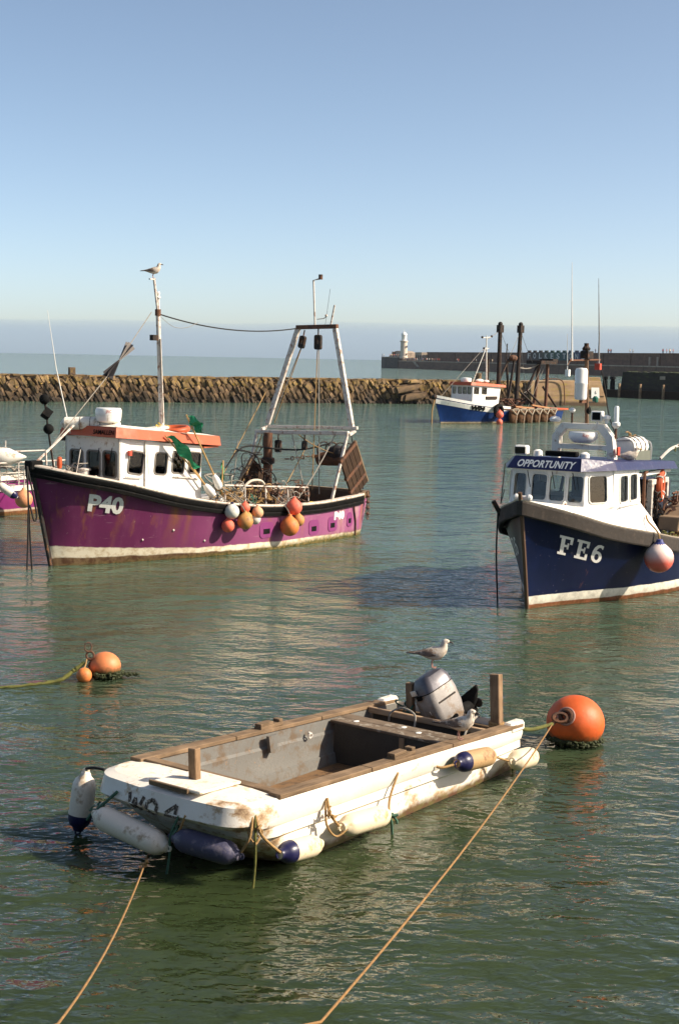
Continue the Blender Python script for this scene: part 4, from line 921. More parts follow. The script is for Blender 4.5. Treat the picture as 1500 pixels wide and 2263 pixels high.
# ---------------------------------------------------------------- the navy boat FE6
FF = frame((8.763, 36.793, 0), -121)
fb_ = thing('fishing_boat', 'navy blue fishing boat numbered FE6 with white wheelhouse and navy roof', 'fishing boat', FF)
fh = Hull([(-.2,1.6,1.2,0,1.5), (.6,1.75,1.12,.7,1.7), (2,1.85,1.08,2,1.8), (4,1.88,1.08,4,1.86), (5.6,1.82,1.225,5.5,1.72), (6.9,1.72,1.44,6.9,1.28), (8.2,1.24,1.69,7.8,.84), (9.2,.74,1.99,8.7,.36), (9.82,.22,2.19,9.25,.12), (10.02,.05,2.26,9.5,.02)], 40, 1.6)
fm = hull_mat('navy_hull_paint', (.0025,.007,.032), (.72,.68,.58), (.13,.035,.02), .26, .085, .45, rough=.33, rust=.0)
fh.mb.obj('hull', fm, fb_, smooth=True, ang=50)
rub = mat('grey_rubber_fendering', (.036,.029,.024), .85, var=.18, scale=9, dirt=(.06,.045,.035), damt=.3)
fh.rail([(-.03,-.31),(.045,-.31),(.06,-.28),(.06,-.04),(.045,-.01),(-.03,-.01)], 0).obj('rubber_fendering', rub, fb_, smooth=True, ang=20)
fh.rail([(-.14,-.008),(.045,-.008),(.055,.02),(-.14,.02)], 0).obj('capping_rail', mat('pale_rail', (.45,.38,.3), .6), fb_)
MB().tube([(10.08,0,2.42),(9.98,0,2.1),(9.75,0,1.1),(9.53,0,.0),(9.47,0,-.3)], .045, 8).obj('stem_bar', mat('brown_stem_bar', (.10,.055,.03), .6), fb_, smooth=True)
mb = MB(); mb.tube([(9.93,-.14,2.3),(9.93,.14,2.3)], .05, 8); mb.ball((9.93,-.14,2.31),.07,8,6); mb.ball((9.93,.14,2.31),.07,8,6); mb.obj('stem_head_roller', MT['white'], fb_)
fh.deck(lambda x, zs: .45, x1=6.6).obj('deck', mat('blue_grey_deck', (.14,.15,.17), .8), fb_)
fh.bulwark(lambda x, zs: .45, x1=6.5).obj('bulwark_lining', MT['grey'], fb_)
# slab-serif registration letters
def slab(ch):
    S = lambda x0, y0, x1, y1: [(x0,y0),(x1,y0),(x1,y1),(x0,y1)]
    if ch == 'F': return [S(0,0,.5,.13), S(.12,.13,.34,.87), S(0,.87,.8,1), S(.64,.62,.8,.87), S(.34,.44,.56,.56), S(.5,.34,.6,.66)]
    if ch == 'E': return [S(0,0,.8,.13), S(.12,.13,.34,.87), S(0,.87,.8,1), S(.64,.66,.8,.87), S(.64,.13,.8,.34), S(.34,.44,.56,.56), S(.5,.34,.6,.66)]
    o = []
    for k in range(18):
        a, b = 2*math.pi*k/18, 2*math.pi*(k+1)/18
        o.append([(.38+.36*math.cos(a), .32+.32*math.sin(a)), (.38+.36*math.cos(b), .32+.32*math.sin(b)), (.38+.15*math.cos(b), .32+.17*math.sin(b)), (.38+.15*math.cos(a), .32+.17*math.sin(a))])
    st = [(.02,.32),(.05,.58),(.14,.80),(.3,.95),(.5,1.0),(.72,.96)]; inn = [(.23,.32),(.26,.56),(.33,.72),(.42,.82),(.54,.86),(.7,.76)]
    for k in range(5): o.append([st[k], st[k+1], inn[k+1], inn[k]])
    return o
mb = MB()
for i, ch in enumerate('FE6'):
    for poly in slab(ch):
        n_ = len(poly); sub = []
        for u_, v_ in poly:
            X = 9.12 - (i*.93 + u_*.9)*.43 + v_*.09; Z = 1.13 - (i*.93 + u_*.9)*.43*.27 + v_*.40
            sub.append(V(X, (fh.y(X, Z) or .6) + .014, Z))
        mb.add(sub, [tuple(range(n_))])
mb.obj('registration_number', mat('white_slab_letters', (.74,.72,.68), .5), fb_)
mb = MB()
for i, ch in enumerate('FE6'):
    for poly in slab(ch):
        sub = []
        for u_, v_ in poly:
            X = 8.2 + (i*.93 + u_*.9)*.42; Z = .85 + (i*.93 + u_*.9)*.42*.2 + v_*.36
            sub.append(V(X, (fh.y(X, Z, -1) or -.6) - .014, Z))
        mb.add(sub, [tuple(range(len(sub)))])
mb.obj('registration_number', MT['white'], fb_)
# whaleback: white casing from the rail up to the wheelhouse foot
wt = [(6.35,1.17),(7.95,1.18),(8.72,.82),(8.74,0)]
def foot(t):
    L = [0]; 
    for a, b in zip(wt, wt[1:]): L.append(L[-1] + math.hypot(b[0]-a[0], b[1]-a[1]))
    d = t*L[-1]
    for k in range(len(wt)-1):
        if d <= L[k+1]+1e-6:
            f = (d-L[k])/(L[k+1]-L[k]); return wt[k][0]+(wt[k+1][0]-wt[k][0])*f, wt[k][1]+(wt[k+1][1]-wt[k][1])*f
    return wt[-1]
for side in (1, -1):
    P = [p for p in fh.port if p.x >= 6.15]; N = len(P); rings = []
    for i, p in enumerate(P):
        fx_, fy_ = foot(i/(N-1)); a = V(p.x - .03, max(.0, p.y-.09)*side, p.z + .02); b = V(fx_, fy_*side, 2.04)
        rings.append([a, a.lerp(b, .5) + V(0,0,.03), b])
    MB().loft(rings, closed=False).obj('whaleback_side', MT['white_clean'], fb_, smooth=True, ang=60)
    wall(fb_, *( ((6.20,1.14*side,.5),(6.20,.3*side,.5),(6.28,1.17*side,2.05),(6.28,.3*side,2.05)) if side > 0 else ((6.20,-.3,.5),(6.20,-1.14,.5),(6.28,-.3,2.05),(6.28,-1.17,2.05)) ), [], MT['white_clean'], GK, GL)
FW = MT['white_clean']; FG = mat('white_window_frame', (.7,.68,.62), .4); gd = MT['glass']
zf0, zf1 = 2.04, 2.83
wall(fb_, (8.72,-.82,zf0), (8.72,.82,zf0), (8.62,-.80,zf1), (8.62,.80,zf1), [(.06,.12,.34,.66),(.46,.12,.80,.66),(.86,.12,1.20,.66),(1.27,.11,1.60,.66)], FW, FG, gd, fr=.02)
wall(fb_, (8.72,.82,zf0), (7.95,1.18,zf0), (8.62,.80,zf1), (7.92,1.15,zf1), [(.16,.11,.66,.66)], FW, FG, gd, fr=.02)
wall(fb_, (7.95,-1.18,zf0), (8.72,-.82,zf0), (7.92,-1.15,zf1), (8.62,-.80,zf1), [(.16,.11,.66,.66)], FW, FG, gd, fr=.02)
wall(fb_, (7.95,1.18,zf0), (6.30,1.18,zf0), (7.92,1.15,2.83), (6.40,1.15,2.72), [(.36,.06,.82,.62),(.96,.06,1.40,.62)], FW, FG, gd, fr=.025)
wall(fb_, (6.30,-1.18,zf0), (7.95,-1.18,zf0), (6.40,-1.15,2.72), (7.92,-1.15,2.83), [(.2,.06,.7,.6),(.9,.06,1.4,.6)], FW, FG, gd, fr=.025)
wall(fb_, (6.32,1.15,zf0), (6.32,-1.15,zf0), (6.42,1.12,2.73), (6.42,-1.12,2.73), [(.2,.1,1.0,.6),(1.3,-.0+.1,2.1,.6)], FW, FG, gd, fr=.025)
MB().box(6.3,8.6,-1.1,1.1,1.5,1.55).obj('cabin_floor', MT['interior'], fb_)
MB().box(8.1,8.62,-.75,.75,1.55,2.22).obj('dash_console', MT['grey'], fb_, bevel=.04)
mb = MB(); mb.box(7.1,7.5,-.1,.4,1.55,2.1); mb.box(7.02,7.14,-.1,.4,2.1,2.65); mb.obj('helm_seat', MT['interior'], fb_, bevel=.03)
mb = MB(); mb.box(8.15,8.3,-.6,-.2,2.22,2.5); mb.obj('chart_plotter', MT['black'], fb_)
# roof: visor front, chamfer, long side running aft over the deck
navy_roof = mat('navy_roof_paint', (.012,.016,.07), .45, var=.15, dirt=(.06,.06,.12), damt=.15); faded = mat('faded_navy_roof', (.06,.06,.125), .5, var=.25, scale=9, dirt=(.16,.16,.2), damt=.3)
lo = [(8.85,-.86),(8.85,.78),(8.02,1.26),(4.05,1.26),(4.05,-1.26),(8.02,-1.26)]
hi = [(8.68,-.74),(8.68,.72),(7.9,1.14),(4.1,1.18),(4.1,-1.18),(7.9,-1.14)]
def frz(x): return interp([(4,2.63),(6.4,2.74),(8,2.81),(8.9,2.80)], x)
def ftz(x, i): return frz(x) + (.255 if i in (0,1) else .17 if i in (2,5) else .17)
mb = MB(); q0 = [V(x, y, frz(x)) for x, y in lo]; q1 = [V(x, y, ftz(x, i)) for i, (x, y) in enumerate(hi)]
mb.add(q0 + q1, [(0,1,7,6), (5,0,6,11), (3,4,10,9), (4,5,11,10), (0,5,4,3,2,1), (6,7,8,9,10,11)]); mb.obj('roof', navy_roof, fb_)
mb = MB(); mb.add([q0[1], q0[2], q1[2], q1[1]], [(0,1,2,3)]); mb.v = [tuple(Vector(v)+V(.003,.003,0)) for v in mb.v]; mb.obj('roof_chamfer_panel', faded, fb_, fix=False)
mb = MB(); mb.add([q0[2], q0[3], q1[3], q1[2]], [(0,1,2,3)]); mb.v = [tuple(Vector(v)+V(0,.003,0)) for v in mb.v]; mb.obj('roof_side_panel', navy_roof, fb_, fix=False)
MB().box(4.2,6.42,1.02,1.14,2.57,2.64).obj('roof_beam', MT['white'], fb_); MB().box(4.2,6.42,-1.14,-1.02,2.57,2.64).obj('roof_beam', MT['white'], fb_)
u_ = (q0[1]-q0[0]).normalized(); v_ = (q1[0]-q0[0]); v_ = (v_ - u_*v_.dot(u_)).normalized()
text_on('OPPORTUNITY', .235, q0[0] + u_*.22 + v_*.045, u_, v_, width=1.28, lift=.008, shear=.22, bold=.006).obj('boat_name', MT['white_clean'], fb_)
mb = MB(); mb.box(8.25,8.42,-.2,.5,3.06,3.17); mb.obj('name_board', MT['black'], fb_, bevel=.02)
mb = MB(); mb.box(8.3,8.5,-.86,-.58,3.06,3.26); mb.obj('roof_floodlight', MT['white'], fb_, bevel=.03)
MB().box(8.505,8.52,-.84,-.6,3.09,3.23).obj('floodlight_lens', MT['glass_dark'], fb_)
mb = MB(); mb.lathe([(.1,0),(.09,.1),(.04,.13)], 10, Matrix.Translation((8.3,-.4,3.05))); mb.lathe([(.1,0),(.1,.08),(.04,.12)], 10, Matrix.Translation((8.25,.62,3.05))); mb.obj('roof_vent', MT['white'], fb_, smooth=True)
for y_ in (-.45,.1,.55): MB().tube([(8.70,y_,2.76),(8.745,y_+.09,2.42)], .009, 5).obj('wiper', MT['black'], fb_)
mb = MB(); mb.tube([(7.7,1.22,2.02),(6.5,1.22,2.0)], .015, 6); mb.obj('grab_rail', MT['alu'], fb_)
# instrument arch
ox, tk = 6.95, .2
outer = [(-.66,2.8),(-.66,3.42),(-.46,3.70),(.50,3.70),(.72,3.44),(.80,2.8)]
hole1 = [(-.50,3.24),(-.50,3.40),(-.36,3.58),(.38,3.58),(.56,3.38),(.60,3.24)]
hole2 = [(-.53,2.82),(-.52,3.14),(.61,3.14),(.64,2.82)]
MB().plate(outer, [hole1, hole2], tk, (ox,0,0), V(0,1,0), V(0,0,1)).obj('instrument_arch', MT['white_worn'], fb_)
MB().box(6.79,6.92,.81,.85,3.05,3.22).obj('arch_lamp', MT['red'], fb_)
mb = MB(); mb.lathe([(.02,-.14),(.2,-.13),(.3,-.05),(.32,.03),(.3,.1),(.02,.11)], 20, Matrix.Translation((6.95,.06,3.42))); rr = mb.obj('radar_scanner', FW, fb_, smooth=True)
vs, fs = text_mesh('Ray', .11); mb = MB(); mb.add([V(6.95 + .33*math.cos(.35 + v.x*2.6), .06 + .33*math.sin(.35 + v.x*2.6), 3.40 + v.y) for v in vs], fs); mb.obj('maker_letters', MT['red'], rr)
MB().tube([(6.6,0,3.6),(6.78,0,5.3)], .045, 8).obj('mast', mat('brown_mast', (.14,.075,.04), .6, var=.25), fb_)
MB().lathe([(.01,4.2),(.12,4.22),(.135,4.27),(.135,4.55),(.14,4.56),(.14,4.58),(.135,4.59),(.135,4.84),(.11,4.89),(.01,4.9)], 16, Matrix.Translation((6.98,-.02,0))).obj('radar_reflector', FW, fb_, smooth=True)
MB().box(6.66,6.98,-.05,.01,4.14,4.2).obj('reflector_bracket', MT['rust'], fb_)
mb = MB(); mb.box(6.6,6.92,-.09,.09,5.1,5.26); mb.lathe([(.08,0),(.09,.05),(.05,.1),(.05,.16)], 10, Matrix.Translation((6.8,0,5.27))); mb.obj('masthead_lamp', MT['dark'], fb_)
mb = MB(); mb.tube([(7.72,0,5.05),(5.95,0,5.08)], .02, 6); mb.tube([(7.85,0,4.95),(7.6,0,5.1)], .014, 5); mb.obj('cross_tree', MT['rust'], fb_)
MB().tube([(7.6,0,5.05),(7.66,0,5.7),(7.79,0,7.09)], [.022,.014,.005], 6).obj('whip_aerial', FW, fb_)
MB().tube([(6.04,0,5.0),(6.05,0,5.5),(6.23,0,6.85)], [.026,.016,.005], 6).obj('whip_aerial', MT['grey'], fb_)
mb = MB(); mb.tube([(7.82,0,4.73),(7.9,0,5.6)], [.012,.006], 5); mb.box(7.76,7.86,-.04,.04,4.72,4.86); mb.obj('short_aerial', FW, fb_)
MB().box(6.0,6.12,-.06,.06,4.86,5.0).obj('red_lamp', MT['red'], fb_)
mb = MB(); mb.tube([(6.7,0,4.15),(6.15,0,4.15)], .016, 5); mb.obj('lamp_bracket', MT['dark'], fb_)
MB().lathe([(.05,0),(.065,.02),(.065,.1),(.03,.14)], 10, Matrix.Translation((6.15,0,4.14))).obj('green_lamp', mat('green_lens', (.02,.12,.08), .3), fb_)
MB().tube(smooth_path([(5.95,0,5.0),(5.6,0,4.5),(5.3,0,3.9),(4.75,.0,3.35),(4.4,.1,2.95)]), .014, 5).obj('aerial_cable', MT['rope_black'], fb_)
MB().lathe([(.02,0),(.11,.0),(.13,.05),(.09,.1),(.01,.12)], 14, Matrix.Translation((6.9,-.62,3.72))).obj('gps_dome', FW, fb_, smooth=True)
mb = MB(); mb.tube([(6.85,-.25,3.7),(6.85,-.25,3.92)], .022, 6); mb.obj('aerial_stem', MT['dark'], fb_)
MB().ball((6.85,-.25,3.98), .07, 12, 8, (1,1,.8)).obj('gps_mushroom', FW, fb_, smooth=True)
mb = MB(); mb.box(6.78,6.94,.22,.46,3.76,3.98); mb.tube([(6.85,.34,3.68),(6.85,.34,3.78)], .03, 6); fl = mb.obj('searchlight', FW, fb_, bevel=.025)
MB().box(6.945,6.955,.25,.43,3.79,3.95).obj('searchlight_lens', MT['black'], fl)
MB().lathe([(.03,0),(.04,.08),(.09,.12),(.09,.17),(.02,.2)], 12, Matrix.Translation((6.85,.54,3.7))).obj('horn', FW, fb_, smooth=True)
MB().lathe([(.04,0),(.09,.06),(.09,.12),(.055,.14),(.05,.45),(.03,.48)], 12, Matrix.Translation((6.8,.74,3.62))).obj('satellite_aerial', FW, fb_, smooth=True)
MB().tube([(6.8,.74,3.4),(6.8,.74,3.66)], .025, 6).obj('aerial_bracket', MT['rust'], fb_)
MB().ball((6.62,.02,3.98), .07, 10, 8, (1,1,1.3)).obj('dark_lamp', MT['black'], fb_)
# liferaft in its cradle, on the roof
lr = thing('liferaft_canister', 'white liferaft canister in a metal cradle on the navy roof', 'liferaft', FF @ Matrix.Translation((5.0,.45,2.93)))
mb = MB(); mb.tube([(-.52,0,.2),(-.47,0,.2),(.47,0,.2),(.52,0,.2)], [.15,.24,.24,.15], 12, flat=1.1); mb.obj('canister', FW, lr, smooth=True)
for k in (-.25, .05, .33): mb = MB(); mb.torus((k,0,.2), .245, .014, Matrix.Rotation(R(90),4,'Y'), 16, 5, (1,1.08,1)); mb.obj('strap', MT['dark'], lr)
MB().box(-.5,.5,.26,.3,-.14,.12).obj('cradle_board', mat('green_grey_board', (.13,.14,.11), .7), lr)
mb = MB(); mb.tube(smooth_path([(.62,-.2,-.1),(.62,-.2,.3),(.55,.1,.38),(.55,.25,.3),(.55,.28,-.1)]), .022, 6); mb.tube(smooth_path([(-.55,-.2,-.1),(-.55,-.2,.3),(-.55,.25,.3),(-.55,.28,-.1)]), .022, 6); mb.obj('cradle_hoop', MT['alu'], lr)
o = tangle(5, (0,0,0), (.25,.12,.05), .016, 8).obj('rope_scrap', MT['rope_tan']); o.matrix_world = FF @ Matrix.Translation((4.95,.45,3.42)); tag(o, 'tangle of brown rope on top of the white liferaft canister', 'rope')
mb = MB(); mb.tube(smooth_path([(4.25,.9,2.85),(3.9,1.0,3.05),(3.2,1.0,3.12),(2.4,1.0,3.2)]), .035, 6); mb.obj('boom', MT['galv'], fb_)
o = tangle(6, (0,0,0), (.3,.06,.08), .012, 18).obj('rope_lashing', MT['rope_weed']); o.matrix_world = FF @ Matrix.Translation((3.4,1.0,3.08)); tag(o, 'green rope lashing round the boom behind the liferaft', 'rope')
# working deck seen past the wheelhouse
A_ = MT['alu']
MB().tube(smooth_path([(6.22,1.2,1.35),(6.16,1.2,1.9),(6.16,1.2,2.58),(6.0,1.2,2.66)]), .035, 7).obj('exhaust_pipe', MT['rust'], fb_)
mb = MB(); mb.beam((5.3,1.05,.45),(5.3,1.05,2.36), .13, .12, (1,0,0)); mb.beam((5.35,1.05,2.38),(4.2,1.05,2.38), .12, .12); mb.beam((4.2,1.05,2.38),(4.2,1.05,.45), .1, .1, (1,0,0)); mb.beam((5.28,1.05,2.0),(5.05,1.05,2.34), .05, .05, (0,1,0)); mb.obj('hauler_frame', MT['galv'], fb_, bevel=.012)
mb = MB(); mb.box(4.4,5.1,.2,.8,.45,2.05); mb.obj('winch_cabinet', MT['rust'], fb_, bevel=.03)
mb = MB(); mb.box(3.4,4.3,-.6,.9,.45,2.35); mb.obj('dark_net_bin', mat('dark_navy_bin', (.012,.018,.04), .6), fb_, bevel=.03)
for y_ in (-.9, -.3): MB().tube([(5.6,y_,.45),(5.75,y_-.1,1.5),(5.55,y_,2.6)], .035, 6).obj('deck_prop', MT['dark'], fb_)
o = tangle(20, (0,0,0), (.35,.4,.5), .018, 31, 6).obj('deck_gear_tangle', MT['rope_grey']); o.matrix_world = FF @ Matrix.Translation((5.6,.5,1.35)); tag(o, 'tangle of grey ropes on the working deck behind the FE6 wheelhouse', 'rope')
hop = thing('bait_hopper', 'brown curved hopper on the working deck of FE6', 'hopper', FF @ Matrix.Translation((4.55,1.45,1.5)))
mb = MB(); mb.loft([[V(.55,y,z) for y, z in ((-.25,-.2),(.2,-.2),(.25,.12),(-.25,.12))], [V(.1,y,z) for y, z in ((-.3,-.25),(.22,-.25),(.27,.1),(-.3,.1))], [V(-.25,y,z) for y, z in ((-.3,-.3),(.25,-.3),(.3,.3),(-.3,.3))], [V(-.9,y,z) for y, z in ((-.3,-.35),(.25,-.35),(.3,.42),(-.3,.42))]]); mb.obj('hopper', mat('brown_plastic', (.24,.17,.11), .6, var=.15), hop, bevel=.02)
mb = MB(); mb.box(-.05,.4,.255,.272,-.14,.02); mb.obj('hopper_plate', MT['galv'], hop)
lbo = thing('lifebuoy', 'orange lifebuoy hanging behind the navy boat wheelhouse', 'lifebuoy', FF @ Matrix.Translation((4.75,1.1,2.28)) @ Matrix.Rotation(R(90),4,'X') @ Matrix.Rotation(R(12),4,'Y'))
MB().torus((0,0,0), .27, .075, None, 24, 8, (1,1.15,1)).obj('ring', MT['orange'], lbo, smooth=True)
for a in (.6, 2.2, 3.8, 5.3): mb = MB(); mb.torus((.27*math.cos(a), .31*math.sin(a), 0), .08, .018, Matrix.Rotation(a,4,'Z') @ Matrix.Rotation(R(90),4,'X'), 12, 5); mb.obj('band', MT['white'], lbo)
crate = MB(); crate.box(-.35,.35,-.25,.25,0,.05); crate.box(-.35,.35,-.25,-.21,0,.24); crate.box(-.35,.35,.21,.25,0,.24); crate.box(-.35,-.31,-.21,.21,0,.24); crate.box(.31,.35,-.21,.21,0,.24)
o = crate.obj('fish_crate', mat('blue_plastic', (.03,.09,.25), .5)); o.matrix_world = FF @ Matrix.Translation((5.4,1.25,1.0)); tag(o, 'blue plastic fish crate on the rail of the navy boat', 'crate')
o = tangle(14, (0,0,0), (.4,.12,.16), .016, 55, 6).obj('rope_coil', MT['rope_weed']); o.matrix_world = FF @ Matrix.Translation((5.6,1.62,1.18)); tag(o, 'green rope bunch on the rail above the pink ball fender', 'rope')
for i, (x, y, z, e, mk, lab) in enumerate(((4.9,.9,1.7,(.35,.3,.5),'dark','dark wires and fittings behind the FE6 wheelhouse'), (5.75,.9,1.5,(.2,.3,.5),'rope_black','black hoses beside the FE6 wheelhouse door'), (4.2,1.3,1.9,(.4,.3,.2),'rust','rusty fittings piled behind the brown hopper'), (5.0,1.55,1.1,(.6,.12,.2),'rope_tan','tan rope heaped along the FE6 working rail'))):
    o = tangle(15, (0,0,0), e, .018, 400+i, 6).obj('gear_tangle', MT[mk]); o.matrix_world = FF @ Matrix.Translation((x,y,z)); tag(o, lab, 'gear')
mb = MB(); mb.tube([(4.6,1.5,1.1),(3.6,1.6,1.6)], .04, 6); mb.tube([(4.4,1.62,1.5),(4.0,1.66,.95)], .04, 6); mb.obj('rail_brace', MT['dark'], fb_)
# big pink and white ball fender
yb = (fh.y(6.75,.9) or 1.6)
bt = thing('ball_fender', 'big pink ball fender with white top and blue eye on the navy boat', 'fender', FF @ Matrix.Translation((7.0, yb+.34, .93)))
def pink():
    b = NB('pink_white_fender'); sp = b.n('SeparateXYZ'); b.l(b.tc.outputs['Object'], sp.inputs[0])
    c = b.mix(b.ramp(b.math('ADD', sp.outputs[2], b.math('MULTIPLY', b.noise(4,4), .14)), -.02, .24), (.75,.14,.10), (.80,.64,.58)); b.set(Base_Color=c, Roughness=.35); return b.m
pear(.31, None).obj('ball', pink(), bt, smooth=True)
MB().lathe([(.135,.29),(.08,.345),(.06,.40),(.004,.41)], 14).obj('eye', mat('blue_eye', (.05,.06,.22), .4), bt)
MB().tube(smooth_path([(0,0,.38),(-.02,-.06,.55),(-.1,-.3,.75),(-.3,-.42,.85)]), .02, 6).obj('lanyard', MT['rope_tan'], bt)
rope('bow_line', smooth_path([FF @ V(9.12,-.90,1.95), FF @ V(9.14,-.90,1.0), FF @ V(9.3,-.75,-.2)]), .018, MT['rope_black'], 'thin black line hanging from the shaded bow flare of FE6')
mb = MB(); mb.tube([(9.02,-.80,1.70),(9.2,-.98,2.12)], .05, 7); mb.obj('bow_fender_tube', MT['dark'], fb_)
mb = MB(); mb.tube([(8.9,-.87,2.35),(9.0,-.9,2.05),(8.95,-.85,2.9)], .012, 5); mb.obj('stay_rod', MT['dark'], fb_)
for x in (9.0, 8.3): mb = MB(); mb.torus((x,.5,2.06+.02), .1, .025, Matrix.Rotation(R(80),4,'X'), 14, 6); mb.obj('deck_eye', MT['galv'], fb_)
# ---------------------------------------------------------------- the far blue dredger W04
WF = frame((17.232, 123.492, 0), -135)
wb = thing('fishing_boat', 'blue scallop dredger numbered W04 with dark masts moored by the breakwater', 'fishing boat', WF)
wh = Hull([(-.6,2.0,1.0,-.3,1.95), (.5,2.15,1.0,.6,2.1), (2.5,2.2,1.0,2.5,2.15), (5,2.2,1.05,5,2.1), (7.5,2.12,1.15,7.5,1.9), (9.6,1.85,1.36,9.4,1.5), (11.4,1.4,1.58,11,1.0), (12.8,.8,1.82,12.1,.45), (13.6,.3,1.98,12.8,.12), (13.95,.04,2.05,13.1,.02)], 34, 1.4)
wm = hull_mat('blue_hull_paint', (.008,.03,.12), (.5,.42,.32), (.2,.09,.04), .1, .03, .5, rough=.4, rust=.2)
wh.mb.obj('hull', wm, wb, smooth=True, ang=50)
# white bulwark strip round the bow
strip = []
for side in (1, -1):
    rg = []
    for i in range(20):
        x = 6.9 + (13.85-6.9)*i/19
        zs = interp([(r[0], r[2]) for r in wh.st], x); zl = interp([(6.9,1.02),(9,.86),(11,1.1),(13.9,1.6)], x)
        pts = []
        for k in (1., .5, 0.):
            z = zl + (zs+.22-zl)*k; y = (wh.y(x, min(z, zs-.02), side) or .03*side) + .012*side; pts.append(V(x, y, z))
        rg.append(pts + [V(p.x, p.y - .06*side, p.z) for p in reversed(pts)])
    MB().loft(rg).obj('white_bulwark', MT['white'], wb)
wh.text('W04', 11.15, 1.06, .40, 1.4, slope=.06, bold=.035, lift=.05).obj('registration_number', MT['black'], wb)
wh.rail([(-.08,-.06),(.08,-.06),(.08,.02),(-.08,.02)], 0, 16).obj('capping_rail', MT['rust'], wb)
wh.deck(lambda x, zs: zs-.35).obj('deck', MT['rust'], wb)
wh.bulwark(lambda x, zs: zs-.4).obj('bulwark_lining', MT['rust'], wb)
zt0, zt1 = 1.3, 2.98
wall(wb, (10.6,-1.15,zt0), (10.6,1.1,zt0), (10.55,-1.15,3.08), (10.55,1.1,3.08), [(.18,1.05,.5,1.6),(.72,1.05,1.12,1.6),(1.25,1.05,1.62,1.6),(1.74,1.05,2.1,1.6)], MT['white'], MT['gasket'], MT['glass_dark'], fr=.02)
wall(wb, (10.6,1.12,zt0), (7.3,1.12,zt0-.2), (10.55,1.12,3.08), (7.0,1.12,2.9), [(.1,1.08,.72,1.62),(1.1,1.12,1.72,1.66)], MT['white'], MT['gasket'], MT['glass_dark'], fr=.02)
wall(wb, (7.3,-1.12,zt0-.2), (10.6,-1.12,zt0), (7.0,-1.12,2.9), (10.55,-1.12,3.08), [(1.4,1.2,2.0,1.7),(2.4,1.2,3.0,1.7)], MT['white'], MT['gasket'], MT['glass_dark'], fr=.02)
wall(wb, (7.4,1.1,zt0), (7.4,-1.1,zt0), (7.3,1.1,2.9), (7.3,-1.1,2.9), [(.3,.2,1.0,1.4)], MT['white'], MT['gasket'], MT['glass_dark'])
mb = MB(); mb.loft([[V(x,y,z) for x, y, z in ((10.85,-1.2,3.05),(10.85,1.15,3.05),(10.4,1.3,3.05),(6.5,1.3,2.88),(6.5,-1.3,2.88),(10.4,-1.3,3.05))], [V(x,y,z) for x, y, z in ((10.7,-1.15,3.3),(10.7,1.1,3.3),(10.3,1.22,3.3),(6.5,1.22,3.08),(6.5,-1.22,3.08),(10.3,-1.22,3.3))]]); mb.obj('roof', MT['orange'], wb)
MB().box(7.5,8.9,1.13,1.2,1.9,2.15).obj('door_recess', MT['dark'], wb)
MB().lathe([(.02,3.3),(.42,3.32),(.45,3.45),(.4,3.62),(.02,3.66)], 16, Matrix.Translation((10.1,.0,0))).obj('radar_dome', MT['white_clean'], wb, smooth=True)
mb = MB(); mb.ball((9.0,.5,3.4), .28, 10, 7, (1.6,1,.6)); mb.ball((7.9,.3,3.35), .22, 10, 7, (1.4,1,.6)); mb.obj('roof_bundles', MT['white_worn'], wb)
mb = MB(); mb.tube([(7.5,0,3.1),(7.66,0,7.1)], [.07,.05], 7); mb.tube([(8.2,0,6.9),(7.0,0,7.0)], .03, 5); mb.tube([(7.9,0,6.0),(7.3,0,6.05)], .03, 5); mb.obj('light_mast', MT['white_worn'], wb)
for x, z in ((8.2,6.9),(7.0,7.0),(7.95,6.0)): MB().ball((x,0,z+.06), .1, 8, 6).obj('mast_lamp', MT['dark'], wb)
MB().tube([(9.6,.3,3.3),(7.62,0,6.2)], .03, 5).obj('mast_stay', MT['white_worn'], wb); MB().tube([(13.2,0,2.1),(7.65,0,6.3)], .018, 4).obj('mast_stay', MT['rope_grey'], wb)
MB().tube([(8.6,-.3,3.2),(7.55,0,4.6)], .02, 4).obj('mast_stay', MT['dark'], wb)
D_ = MT['dark']
for (a, b) in (((6.05,.1,1.0),(5.9,0,7.9)), ((3.75,.2,1.0),(3.16,0,7.95))):
    MB().tube([a, b], [.2,.17], 9).obj('derrick_mast', D_, wb)
    mb = MB(); mb.box(b[0]-.24,b[0]+.24,-.2,.2,b[2]-.5,b[2]+.12); mb.ball((b[0],0,b[2]+.2), .2, 8, 6); mb.obj('mast_head', D_, wb)
MB().tube([(6.95,-.4,1.0),(6.9,-.4,5.2)], .14, 8).obj('exhaust_stack', D_, wb)
for a, b, r_ in (((6.6,0,2.2),(4.7,0,5.2),.1), ((5.2,.4,1.2),(4.2,.3,5.4),.11), ((4.4,0,1.0),(4.9,0,4.9),.1), ((4.9,.1,4.9),(4.25,0,5.2),.08), ((2.9,0,1.2),(.6,0,4.8),.13), ((.0,.5,1.0),(-.4,.3,5.0),.15), ((0,-.8,1.0),(-.35,-.6,5.0),.15), ((-.2,0,2.9),(-2.0,.2,1.1),.1), ((2.4,.3,2.6),(.4,.8,1.0),.09), ((4.9,0,6.5),(5.0,0,5.0),.05), ((3.1,.2,2.4),(1.0,.5,1.0),.1)):
    MB().tube([a, b], r_, 7).obj('derrick_spar', D_ if r_ < .14 else MT['rust'], wb)
mb = MB(); mb.box(-1.1,1.2,-.8,.8,4.85,5.15); mb.box(-1.3,-.6,-.7,.7,5.15,5.3); mb.obj('gantry_head', D_, wb)
mb = MB(); mb.ball((4.3,.2,5.3), .35, 9, 7, (1.3,1,.8)); mb.obj('block_bundle', MT['rust'], wb)
